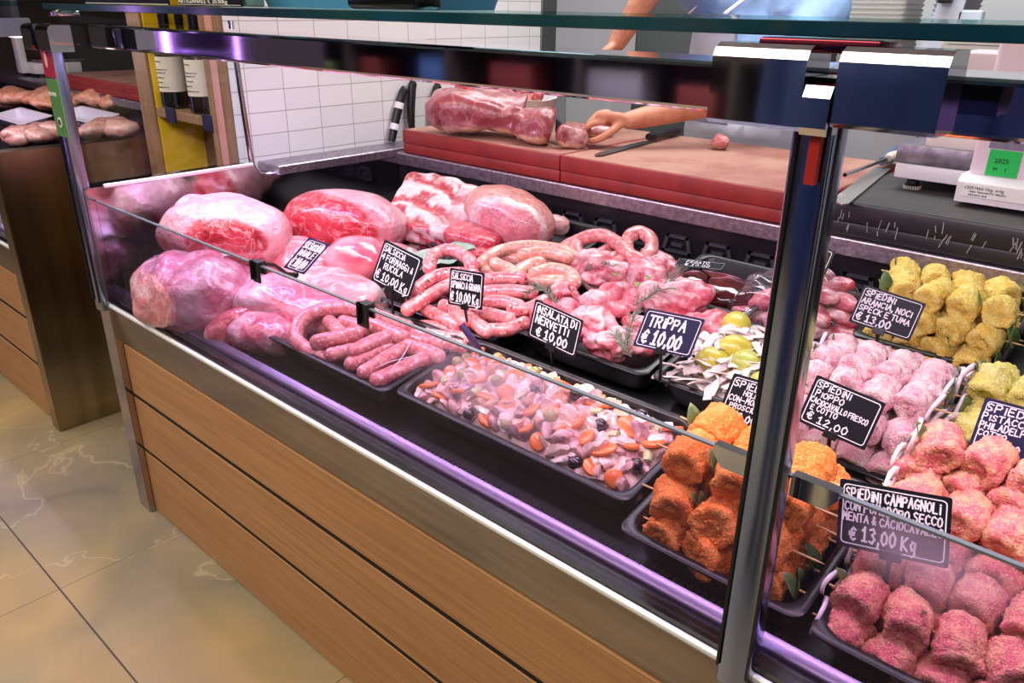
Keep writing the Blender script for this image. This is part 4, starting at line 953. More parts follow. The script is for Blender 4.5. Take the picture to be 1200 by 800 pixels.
sheet([(462, 300), (482, 290), (488, 300), (472, 310)], 'pale green paper corner sticking out behind the four-cheese tag', PAP, [.08, .085, .08, .07])
sheet([(176, 308), (208, 288), (270, 302), (228, 314)], 'white paper sheet between the red-faced ham and wrapped joint', mat('white_paper', (226, 234, 228), 0.6), [.17, .17, .17, .17])

# ------------------------------------------------------------------ lamb, liver and bagged meat
def f_lamb(sd):
    def f(co, n):
        k = fbm(co + Vector((sd, 0, 0)), 15); k2 = fbm(Vector((co.x * .5, co.y * 2, co.z * 2)) + Vector((sd, 3, 0)), 26, 3)
        c = lerp(S(226, 112, 130), S(242, 190, 196), smst(-.3, .35, k)); return lerp(c, S(206, 40, 66), smst(.22, .5, k2) * .75)
    return f
lam = [((.045, .03, .028), 662, 345, .10, (0, .1, 1.9), 'pale lamb leg bone slanting up to the left of the rosemary'), ((.06, .042, .035), 712, 322, .095, (0, 0, .8), 'lamb cut at the upper left below the coiled sausage'),
       ((.06, .052, .045), 765, 322, .10, (0, 0, .2), 'rounded lamb cut with a green herb leaf on top'), ((.065, .042, .034), 712, 355, .105, (.2, 0, .5), 'lamb rib piece in the middle of the lamb pile'),
       ((.055, .04, .032), 690, 378, .10, (0, 0, -.3), 'lamb cut with red edges behind the nerve salad tag'), ((.08, .05, .042), 792, 352, .095, (.1, 0, .35), 'long lamb shoulder cut right of the rosemary sprig'),
       ((.05, .032, .028), 826, 380, .085, (0, .1, .9), 'pale lamb knuckle jutting out right of the tripe tag'), ((.075, .042, .032), 722, 402, .085, (0, 0, .3), 'pale lamb leg at the front rim of its tray'),
       ((.05, .035, .03), 752, 385, .08, (0, 0, -.5), 'lamb piece half hidden by the tripe tag'), ((.05, .035, .03), 650, 372, .085, (0, 0, .6), 'lamb piece peeking above the nerve salad tag'),
       ((.055, .04, .03), 690, 312, .08, (0, 0, .5), 'pink lamb piece next to the pale sausage heap'), ((.06, .045, .03), 745, 350, .07, (0, 0, .2), 'dark red lamb piece in the hollow of the pile'), ((.05, .04, .03), 790, 395, .055, (0, 0, .2), 'lamb piece directly behind the tripe tag')]
for i, (r, px, py, h, rot, lab) in enumerate(lam):
    put('lamb_cut', r, px, py, h, (rot[0] + .15, rot[1], rot[2]), lab, f_lamb(i * 3.3), i * 2.3, .024, 17, sub=5)
HERB = mat('rosemary_green', (96, 110, 92), 0.6, 0, (140, 150, 136), 60)
WOODS = mat('rosemary_stem', (110, 100, 84), 0.7)
def rosemary(pts, hs, label, nn=60, ln=.020):
    P = spline([deck(px, py, h) for (px, py), h in zip(pts, hs)], 10)
    t = thing('rosemary_sprig', P[0], label, 'herb')
    obj('stem', tube(NB(), P, .0012, 6), WOODS, t)
    bm = NB(); rr = random.Random(len(label))
    for i in range(nn):
        f = i / nn; p = P[min(int(f * (len(P) - 1)), len(P) - 2)]; d = (P[min(int(f * (len(P) - 1)) + 1, len(P) - 1)] - p).normalized()
        a = rr.random() * 2 * PI; o1 = d.orthogonal().normalized(); o2 = d.cross(o1)
        q = (o1 * math.cos(a) + o2 * math.sin(a)) * .9 + d * .6
        if q.z < -.2: q.z = -q.z
        q = q.normalized() * ln * rr.uniform(.7, 1.15)
        tube(bm, [p, p + q * .5 + Vector((0, 0, .001)), p + q], [.0007, .0012, .0004], 4)
    obj('needles', bm, HERB, t)
rosemary([(660, 372), (648, 350), (632, 338), (618, 345)], [.10, .125, .14, .13], 'grey-green rosemary sprig standing behind the nerve salad tag', 90, .022)
rosemary([(742, 358), (765, 345), (785, 330), (797, 312)], [.12, .135, .135, .13], 'long rosemary sprig slanting across the lamb to the liver tag', 80)
rosemary([(735, 405), (738, 385), (745, 365)], [.11, .125, .13], 'short rosemary sprig left of the tripe tag', 50)
rosemary([(685, 318), (702, 312), (718, 316)], [.12, .13, .125], 'rosemary tuft between lamb and coiled sausage', 50)
rosemary([(740, 418), (728, 402), (722, 392)], [.10, .11, .115], 'rosemary tips under the lower left of the tripe tag', 40)
LEAF = mat('herb_leaf', (108, 128, 70), 0.5, 0, (150, 160, 110), 40)
def leaf(px, py, h, L_, W_, rot, m, label, cat='herb', group=None, name='herb_leaf', pos=None):
    bm = NB(); n = 8; a = []; 
    for i in range(n + 1):
        t = i / n; wv = W_ * math.sin(PI * t) ** .8 * (1 - .25 * t) + .0003; z = .12 * L_ * math.sin(PI * t)
        a.append([bm.verts.new((L_ * (t - .5), s * wv, z + abs(s) * wv * .35)) for s in (-1, 0, 1)])
    for i in range(n):
        for j in range(2): bm.faces.new((a[i][j], a[i + 1][j], a[i + 1][j + 1], a[i][j + 1]))
    bmesh.ops.remove_doubles(bm, verts=bm.verts, dist=1e-6)
    bmesh.ops.solidify(bm, geom=bm.faces[:], thickness=.0006)
    o = obj(name, bm, m, None, True); o.location = pos if pos else deck(px, py, h); o.rotation_euler = rot
    return tag(o, label, cat, group) if label else o
for px, py, lab in ((749, 334, 'round herb leaf on the rounded lamb cut'), (760, 326, 'small herb leaf at the top of the lamb'), (786, 340, 'parsley leaf lying beside the rosemary'), (720, 322, 'herb leaf by the rosemary tuft')):
    leaf(px, py, .15, .026, .010, (.2, .1, px * .3), LEAF, lab)
def f_liver(co, n): return lerp(S(72, 14, 22), S(112, 34, 38), smst(-.2, .5, fbm(co, 12)))
put('liver', (.095, .06, .026), 834, 338, .062, (.2, 0, .1), 'dark glossy liver on the small black tray', f_liver, 31, .006, 12, sq=.8, m=mat('liver_meat', attr=True, rough=.12, bump=(30, .2, .002), coat=.9))
rr = random.Random(12)
for i, (px, py, h) in enumerate([(880, 368, .04), (905, 375, .05), (930, 385, .045), (960, 388, .05), (985, 392, .045), (900, 350, .07), (925, 360, .075), (955, 368, .08), (985, 372, .075), (930, 336, .10), (960, 345, .11), (985, 352, .10), (955, 325, .12), (975, 332, .12)]):
    put('pink_meat_strip', (.045, .02, .018), px, py, h, (rr.uniform(-.3, .5), rr.uniform(-.3, .3), rr.uniform(-.6, 1.4)), 'pink raw meat strip inside the clear bag', f_lamb(40 + i), i * 1.9, .008, 22, sub=4, group='meat strips inside the clear bag')
FILM = glass('plastic_film', (252, 248, 252), 1.6, rough=.08, haze=.05)
bm = blob(NB(), (.135, .09, .075), 5, .03, 9, 3.0, sq=.85)
o = obj('plastic_bag', bm, FILM, None, True); o.location = deck(938, 358, .065); o.rotation_euler = (.25, .1, .55)
tag(o, 'crumpled clear plastic bag around pink meat behind the post', 'bag')

# ------------------------------------------------------------------ nerve salad
def bed(key, m, name, label, amp, base, ins=.022, n=(34, 16), nsc=26, namp=.008):
    c, R, a, b, d = FR[key]; bm = NB(); g = []
    for i in range(n[0] + 1):
        row = []
        for j in range(n[1] + 1):
            u = (i / n[0] * 2 - 1); v = (j / n[1] * 2 - 1)
            z = base + amp * (1 - u ** 4) * (1 - v ** 4) + namp * noise.noise(Vector((u * a, v * b, 0)) * nsc)
            row.append(bm.verts.new(R @ Vector((u * (a - ins), v * (b - ins), z))))
        g.append(row)
    for i in range(n[0]):
        for j in range(n[1]): bm.faces.new((g[i][j], g[i + 1][j], g[i + 1][j + 1], g[i][j + 1]))
    o = obj(name, bm, m, None, True); o.location = c
    return tag(o, label, 'food', kind='stuff')
def bedz(key, u, v, amp, base): return base + amp * (1 - u ** 4) * (1 - v ** 4)
SALM = mat('nerve_pale', (226, 186, 180), 0.28, 0, (242, 220, 208), 60, 4, .4, .62, bump=(70, .4, .003), coat=.5, sss=.15, rnd=.10)
SALP = mat('nerve_mauve', (158, 104, 116), 0.3, 0, (224, 182, 178), 50, 4, .4, .62, bump=(70, .4, .003), coat=.5, sss=.15, rnd=.12)
SALC = mat('nerve_clear', (232, 206, 196), 0.2, 0, (244, 230, 220), 60, 4, .4, .62, bump=(60, .3, .003), coat=.7, sss=.2, rnd=.06)
SALB = mat('nerve_tan', (196, 140, 112), 0.3, 0, (222, 176, 150), 50, 4, .4, .62, bump=(70, .4, .003), coat=.5, sss=.1, rnd=.12)
bed('S', SALM, 'salad_bed', 'pale bed of chopped nerve salad filling the large tray', .030, -.026, .020)
def chunk(seed, k):
    bm = NB(); rr = random.Random(seed)
    q = bmesh.ops.create_icosphere(bm, subdivisions=3, radius=1.0)
    pl_ = [(Vector((rr.gauss(0, 1), rr.gauss(0, 1), rr.gauss(0, 1))).normalized(), rr.uniform(.34, .68)) for _ in range(11)]
    for v in q['verts']:
        d = v.co.normalized(); s = min([1.0] + [w_ / max(1e-3, d.dot(n_)) for n_, w_ in pl_ if d.dot(n_) > .2])
        p = d * s; p += d * .10 * noise.noise(p * 2.2 + Vector((seed, 0, 0))); v.co = Vector((p.x * .030, p.y * .022, p.z * (.014 if k else .017)))
    me = bpy.data.meshes.new('nerve_chunk'); bmesh.ops.recalc_face_normals(bm, faces=bm.faces[:]); bm.to_mesh(me); bm.free(); me.shade_smooth(); me.set_sharp_from_angle(angle=math.radians(24))
    return me
CH = []
for i in range(9):
    me = chunk(i * 7 + 1, i % 2); me.materials.append((SALM, SALP, SALC, SALM, SALP, SALB, SALC, SALM, SALP)[i]); CH.append(me)
rr = random.Random(5); placed = []
def drop(key, amp, base, rad, mar=.034, tries=60):
    c, R, a, b, d = FR[key]; best = None
    for _ in range(tries):
        u = rr.uniform(-1, 1); v = rr.uniform(-1, 1); p = (u * (a - mar), v * (b - mar))
        dm = min([math.hypot(p[0] - q[0], p[1] - q[1]) / (rad + q[2]) for q in placed] + [9])
        if best is None or dm > best[0]: best = (dm, u, v, p)
    placed.append((best[3][0], best[3][1], rad)); return best[3][0], best[3][1], bedz(key, best[1], best[2], amp, base)
for i in range(14):
    u, v, z = drop('S', .03, -.03, .011); me = None
    bm = blob(NB(), (.0145, .0125, .0125), 3, .0004, 30, i); o = obj('olive', bm, mat('black_olive', (36, 22, 34), 0.15, coat=.8) if i % 2 == 0 else mat('green_olive', (150, 138, 74), 0.2, coat=.7), None, True)
    o.location = inpan('S', u, v, z + .027); o.rotation_euler = (rr.random(), rr.random(), rr.random() * 3)
    tag(o, 'shiny black olive in the nerve salad' if i % 2 == 0 else 'small green olive in the nerve salad', 'olive', 'black olives in the salad' if i % 2 == 0 else 'green olives in the salad')
CAR = mat('carrot', (236, 112, 44), 0.3, 0, (240, 140, 76), 60, 3, coat=.5, sss=.1)
for i in range(36):
    u, v, z = drop('S', .03, -.03, .013)
    r = rr.uniform(.013, .021); bm = lathe(NB(), [(r * .86, -.004), (r, -.002), (r, .002), (r * .86, .004)], 16)
    for w_ in bm.verts: w_.co.x *= 1 + .2 * math.sin(i)
    o = obj('carrot_slice', bm, CAR, None, 50); o.location = inpan('S', u, v, z + .027); o.rotation_euler = (rr.uniform(-.7, .9), rr.uniform(-.7, .7), rr.random() * 3)
    tag(o, 'orange carrot slice in the nerve salad', 'carrot', 'carrot slices in the nerve salad')
for i in range(14):
    u, v, z = drop('S', .03, -.03, .012)
    bm = NB(); P = [Vector((-.012, 0, 0)), Vector((0, 0, .002)), Vector((.012, 0, 0))]; tube(bm, P, [.0075, .0085, .0075], 8, flat=.7)
    o = obj('celery_piece', bm, mat('celery', (186, 190, 130), 0.35, 0, (206, 206, 160), 40, coat=.4), None, 60); o.location = inpan('S', u, v, z + .027); o.rotation_euler = (rr.uniform(-.4, .5), rr.uniform(-.5, .5), rr.random() * 3)
    tag(o, 'pale green celery piece in the nerve salad', 'celery', 'celery pieces in the nerve salad')
for i in range(230):
    u, v, z = drop('S', .036, -.024, .019, .036, 14)
    o = bpy.data.objects.new('nerve_chunk', CH[rr.randrange(9)]); COL.objects.link(o)
    o.location = inpan('S', u, v, z + rr.uniform(.002, .012)); o.rotation_euler = (rr.uniform(-.9, .9), rr.uniform(-.9, .9), rr.random() * 6.3); s = rr.uniform(.75, 1.35); o.scale = (s, s * rr.uniform(.8, 1.15), s)
    tag(o, 'pale translucent chunk of nerve in the salad tray', 'meat', 'chunks of the nerve salad')
# purple-black serving spoon standing in the salad
P = spline([deck(541, 380, .17), deck(552, 396, .14), deck(566, 416, .09), deck(580, 434, .05)], 6)
sp = thing('serving_spoon', P[-1], 'dark purple spoon handle leaning from the nerve salad tray', 'spoon')
obj('handle', tube(NB(), P, [.009] * 8 + [.008] * (len(P) - 8), 12, flat=.7), mat('purple_plastic', (62, 48, 96), 0.35), sp, 50)
obj('bowl', blob(NB(), (.032, .022, .008), 3, 0, 1, 0, c=P[-1] + Vector((.02, .0, -.012)), rot=Euler((0, .4, -.8))), mat('purple_plastic', (62, 48, 96), 0.35), sp, True)

# ------------------------------------------------------------------ tripe and lemons
TRIP = mat('tripe', (226, 206, 206), 0.35, 0, (238, 226, 222), 70, 4, bump=(90, .5, .002), coat=.4, sss=.15, rnd=.05)
bed('T', TRIP, 'tripe_bed', 'bed of sliced pale tripe filling its tray', .03, -.026, .02, (16, 18))
placed.clear()
for i in range(7):
    u, v, z = [(.045, .07, .0), (-.02, .0, .0), (-.035, -.055, -.005), (.02, -.03, -.004), (.07, .0, 0), (-.06, .08, 0), (.075, -.07, -.01)][i]
    bm = blob(NB(), (.034, .029, .028), 4, .001, 30, i, shape=lambda d: 1 + .10 * max(0, d.x) ** 6)
    o = obj('lemon', bm, mat('lemon_skin', (196, 184, 66), 0.35, 0, (170, 168, 62), 12, 3, bump=(160, .25, .001), coat=.3) if i % 3 else mat('lime_skin', (160, 172, 74), 0.35, 0, (190, 186, 86), 12, 3, bump=(160, .25, .001), coat=.3), None, True)
    o.location = inpan('T', u, v, z + .022); o.rotation_euler = (rr.random(), rr.random() * .5, rr.random() * 3)
    tag(o, 'yellow-green lemon lying among the tripe strips', 'lemon', 'lemons in the tripe tray'); placed.append((u, v, .024))
for i in range(120):
    u, v, z = drop('T', .03, -.026, .012, .028, 12)
    ln = rr.uniform(.025, .05); k1, k2 = rr.uniform(-1, 1), rr.uniform(-1, 1)
    P = spline([Vector((-ln, 0, 0)), Vector((-ln * .4, k1 * .012, .006)), Vector((ln * .3, k2 * .012, .004)), Vector((ln, k1 * .006, -.004))], 4)
    bm = tube(NB(), P, [.0088 * rr.uniform(.75, 1.15) for _ in P], 8, flat=.2)
    o = obj('tripe_strip', bm, TRIP, None, True); o.location = inpan('T', u, v, z + .012 + rr.uniform(0, .014)); o.rotation_euler = (rr.uniform(-.6, .9), rr.uniform(-.5, .5), rr.random() * 6.3)
    tag(o, 'pale strip of tripe in the tray behind the tripe tag', 'tripe', 'strips of tripe')

# ------------------------------------------------------------------ skewers
STICK = mat('bamboo', (222, 184, 132), 0.6, 0, (206, 164, 112), 60, stretch=(1, 20, 20))
ONION = mat('onion', (222, 206, 224), 0.25, 0, (238, 230, 236), 20, coat=.5, sss=.2)
BAY = mat('bay_leaf', (76, 104, 52), 0.4, 0, (124, 138, 90), 20, coat=.2)
def crumbmat(name, a, b, core, c3):
    return mat(name, a, .8, 0, b, 40, 8, .42, .60, speck=(260, .68, c3, .7), speck2=(34, .50, core, .6), bump=(300, 1.0, .006), mott=(190, .84, 1.16))
CR_O = crumbmat('orange_breading', (238, 124, 44), (244, 152, 76), (214, 88, 50), (250, 186, 112))
CR_P = crumbmat('pink_breading', (234, 166, 182), (246, 218, 216), (218, 84, 124), (254, 244, 236))
CR_Y = crumbmat('yellow_breading', (236, 196, 84), (242, 216, 124), (226, 150, 80), (248, 232, 168))
CR_G = crumbmat('pistachio_breading', (224, 212, 100), (236, 226, 140), (224, 190, 120), (244, 238, 180))
CR_C = crumbmat('rose_crumb', (226, 116, 124), (242, 172, 140), (196, 56, 100), (250, 210, 170))
def rollmesh(name, seed, r=.029, L_=.06, m=None):
    """rolled breaded slice: cylinder along Y with a spiral dimple in each end"""
    bm = NB(); seg, nl = 56, 22; rings = []
    prof = [(0.02, -.80), (.30, -.90), (.42, -.80), (.62, -1.0), (.86, -.95), (.97, -.84)] + [(1.0 - .06 * abs(i - 9) / 9, -.72 + 1.44 * i / 18) for i in range(19)] + [(.97, .84), (.86, .95), (.62, 1.0), (.42, .80), (.30, .90), (0.02, .80)]
    for q, yy in prof:
        ring = []
        for k in range(seg):
            a = 2 * PI * k / seg
            rad = q * r * (1 + .06 * math.sin(a * 2 + seed) + .05 * (1 if q > .5 else 0) * (a / (2 * PI)))
            p = Vector((rad * math.cos(a), yy * L_ / 2 * (1 + .05 * math.sin(seed + a)), rad * math.sin(a)))
            so = Vector((seed * 3.1, 0, 0))
            p += p.normalized() * (.0045 * noise.noise(p * 34 + so) + .0030 * noise.noise(p * 90 + so) + .0024 * noise.noise(p * 230 + so) + .0012 * noise.noise(p * 520 + so))
            ring.append(bm.verts.new(p))
        rings.append(ring)
    for a, b in zip(rings, rings[1:]):
        for k in range(seg): bm.faces.new((a[k], a[(k + 1) % seg], b[(k + 1) % seg], b[k]))
    bm.faces.new(rings[0][::-1]); bm.faces.new(rings[-1]); bmesh.ops.recalc_face_normals(bm, faces=bm.faces[:])
    me = bpy.data.meshes.new(name); bm.to_mesh(me); bm.free(); me.shade_smooth(); me.materials.append(m); return me
RM = {}
for key, m in (('O', CR_O), ('P', CR_P), ('Y', CR_Y), ('G', CR_G), ('C', CR_C)):
    RM[key] = [rollmesh('meat_roll', i * 2.7 + ord(key), m=m) for i in range(5)]
def onionmesh():
    bm = NB(); L_ = []
    for k in range(13):
        a = math.radians(-30 + 20 * k); w_ = .0055 * math.sin(PI * (k + .6) / 13.2) + .0008; x = .004 * math.sin(a * 1.5)
        L_.append([Vector((x + dx, (.0215 + dr) * math.cos(a), (.0215 + dr) * math.sin(a))) for dx, dr in ((-.0016, -w_), (.0016, -w_ * .9), (.0026, w_), (-.0026, w_))])
    loft(bm, L_); me = bpy.data.meshes.new('onion_slice'); bmesh.ops.recalc_face_normals(bm, faces=bm.faces[:]); bm.to_mesh(me); bm.free(); me.shade_smooth(); me.materials.append(ONION); return me
OM = onionmesh()
def baymesh():
    o = leaf(0, 0, 0, .055, .013, (0, 0, 0), BAY, None, name='bay_leaf'); me = o.data; bpy.data.objects.remove(o); return me
BM_ = baymesh()
bm = NB(); tube(bm, [(-.13, 0, 0), (.125, 0, 0), (.135, 0, 0)], [.0016, .0016, .0003], 8); STM = bpy.data.meshes.new('stick'); bm.to_mesh(STM); bm.free(); STM.materials.append(STICK)
rs = random.Random(21)
def child(name, me, par, loc, rot, sc=(1, 1, 1)):
    o = bpy.data.objects.new(name, me); COL.objects.link(o); o.parent = par; o.location = loc; o.rotation_euler = rot; o.scale = sc; return o
def skewer(kind, pos, rz, label, cat='skewer', group=None, n=3, pitch=.058, onion=True, bay=True, rs_=1.0, ends=1.0):
    t = thing('meat_skewer', pos, label, cat, group); t.rotation_euler = (TILT * math.cos(rz), TILT * -math.sin(rz) * 0, rz)
    child('stick', STM, t, (rs.uniform(-.01, .01), 0, .002), (0, 0, 0), (ends, 1, 1))
    for i in range(n):
        x = (i - (n - 1) / 2) * pitch
        child('meat_roll', rs.choice(RM[kind]), t, (x, rs.uniform(-.004, .004), 0), (rs.uniform(-.5, .5), rs.uniform(0, 6.3), rs.uniform(-.25, .25)), (rs_, rs_ * rs.uniform(.9, 1.05), rs_))
    e = n / 2 * pitch
    if onion:
        for s in (-1, 1):
            child('onion_slice', OM, t, (s * (e + .006), 0, .002), (rs.uniform(-.6, .6), 0, rs.uniform(-.3, .3)), (1, rs.uniform(.9, 1.15), rs.uniform(.9, 1.15)))
    for _ in range(2 if bay else 0):
        child('bay_leaf', BM_, t, (rs.choice((-1, 1)) * (e * rs.choice((1, 1, .34)) + .002), rs.uniform(-.012, .006), .010), (rs.uniform(-.6, .6), PI / 2 + rs.uniform(-.5, .5), rs.uniform(-.4, .4)))
    return t
def pile(kind, key, rows, label, group, **kw):
    for u, v, z in rows:
        skewer(kind, inpan(key, u + rs.uniform(-.006, .006), v + rs.uniform(-.004, .004), z), rs.uniform(-.08, .08), label, 'skewer', group, **kw)
pile('O', 'O', [(-.002, -.098, -.010), (-.004, -.042, -.016), (.0, .020, -.018), (.004, .086, -.018), (-.004, -.078, .036), (.0, -.012, .040), (.004, .054, .042), (-.004, -.04, .090), (.0, .024, .096)], 'orange-breaded meat roll skewer at the foot of the glass post', 'orange-breaded skewers', pitch=.074, rs_=1.18, ends=1.06, onion=False)
pile('P', 'P', [(-.008, -.125, -.005), (-.008, -.072, -.005), (-.006, -.018, -.005), (-.006, .036, -.005), (-.006, .09, -.005), (-.008, .135, -.005), (-.004, -.098, .040), (-.006, -.045, .042), (-.006, .008, .043), (-.004, .062, .036), (-.006, .11, .02), (-.004, -.07, .082), (-.006, -.016, .084), (-.004, .036, .07)], 'pale pink breaded skewer in the heap right of the tripe', 'pale pink breaded skewers', pitch=.053, n=4, rs_=.92)
pile('Y', 'Y', [(.0, -.085, -.01), (.0, -.032, -.01), (.0, .022, -.01), (0, .076, -.01), (.01, -.060, .032), (.0, -.006, .034), (.0, .048, .034), (.01, -.03, .076), (.0, .024, .078), (.0, -.135, -.03)], 'yellow-breaded skewer under the steel lip at the back', 'yellow-breaded skewers', pitch=.057, n=4, onion=False, rs_=.96)
pile('G', 'G', [(-.03, -.11, .0), (-.03, -.056, .0), (-.03, -.002, .0), (-.03, .052, .0), (-.03, .106, .0), (-.02, -.083, .042), (-.02, -.029, .044), (-.025, .025, .044), (-.02, .08, .042), (-.02, -.0, .086)], 'yellow-green breaded skewer at the right edge behind the crumbed ones', 'pistachio skewers', pitch=.056, n=4, rs_=.95)
pile('C', 'C', [(-.012, -.135, -.02), (-.012, -.080, -.018), (-.012, -.026, -.015), (-.012, .028, -.015), (-.012, .082, -.015), (-.012, .13, -.015), (-.012, -.108, .014), (-.010, -.046, .026), (-.012, .006, .032), (-.012, .06, .036), (-.012, .112, .036), (-.010, .034, .076), (-.012, .088, .080), (-.012, .135, .076), (-.004, .11, .12)], 'rose-pink crumbed skewer in the front right tray', 'rose-pink crumbed skewers', pitch=.058, n=5, rs_=.98, ends=1.25)

# ------------------------------------------------------------------ handwritten price tags
GL = {
 'A': ['0,0 .5,1 1,0', '.2,.38 .8,.38'], 'B': ['0,0 0,1 .7,1 .85,.78 .6,.55 0,.52', '.6,.55 .95,.3 .75,0 0,0'], 'C': ['.95,.85 .6,1 .2,.85 0,.5 .2,.12 .6,0 .95,.15'],
 'D': ['0,0 0,1 .55,1 .95,.6 .9,.3 .5,0 0,0'], 'E': ['.85,1 .1,1 0,.5 .1,0 .9,0', '0,.52 .7,.52'], 'F': ['.9,1 0,1 0,0', '0,.52 .7,.52'], 'G': ['.95,.85 .5,1 .1,.75 0,.35 .3,0 .8,.05 .95,.42 .55,.42'],
 'H': ['0,0 0,1', '1,0 1,1', '0,.5 1,.5'], 'I': ['.5,0 .5,1'], 'i': ['.5,0 .5,.62', '.45,.85 .55,.85'], 'L': ['0,1 0,0 .85,0'], 'M': ['0,0 .12,1 .5,.4 .88,1 1,0'], 'N': ['0,0 0,1 .95,0 .95,1'],
 'O': ['.5,1 .1,.8 0,.45 .2,.08 .55,0 .9,.2 1,.6 .8,.92 .5,1'], 'P': ['0,0 0,1 .7,1 .92,.75 .7,.5 0,.46'], 'Q': ['.5,1 .1,.8 0,.4 .4,0 .9,.2 1,.6 .5,1', '.6,.3 1,-.05'], 'R': ['0,0 0,1 .7,1 .9,.78 .7,.54 0,.5', '.45,.5 .95,0'],
 'S': ['.9,.88 .5,1 .12,.8 .3,.56 .75,.42 .9,.18 .5,0 .05,.12'], 'T': ['0,1 1,1', '.5,1 .5,0'], 'U': ['0,1 .03,.25 .35,0 .75,.08 .95,.4 .95,1'], 'V': ['0,1 .45,0 .95,1'], 'Z': ['0,1 .9,1 0,0 .95,0'],
 'K': ['0,0 0,1', '.85,1 .05,.48 .9,0'], 'g': ['.8,.6 .4,.66 .1,.4 .3,.1 .75,.2 .8,.6 .75,-.25 .3,-.35'], '&': ['.9,.0 .3,.75 .5,1 .7,.8 .1,.3 .3,0 .9,.4'], 'e': ['.05,.4 .8,.42 .6,.7 .2,.62 .05,.3 .3,.02 .8,.1'], '0': ['.5,1 .1,.75 .05,.3 .4,0 .85,.2 .95,.65 .5,1'],
 '1': ['.2,.75 .55,1 .55,0', '.2,0 .9,0'], '2': ['.1,.8 .5,1 .85,.75 .05,0 .95,0'], '3': ['.1,.9 .6,1 .85,.75 .45,.55 .9,.3 .5,0 .05,.1'], '4': ['.75,0 .75,1 .05,.35 1,.35'], ',': ['.4,.1 .2,-.2'], '.': ['.4,.0 .5,.05'], '-': ['.1,.45 .8,.45'],
 '€': ['.95,.85 .6,1 .3,.8 .2,.5 .3,.15 .65,0 .95,.12', '0,.6 .75,.6', '0,.4 .7,.4'], "'": ['.4,1 .3,.75'], '/': ['0,0 .9,1'], ' ': []}
GL = {k: [[tuple(float(t) for t in p.split(',')) for p in s.split()] for s in v] for k, v in GL.items()}
CARD = mat('slate_card', (12, 14, 24), 0.45, spec=.25); CARDP = mat('slate_card_blue', (26, 26, 62), 0.45, spec=.3); CHALK = mat('chalk_ink', (236, 232, 240), 0.6)
HOLD = mat('holder_black', (16, 16, 20), 0.3)
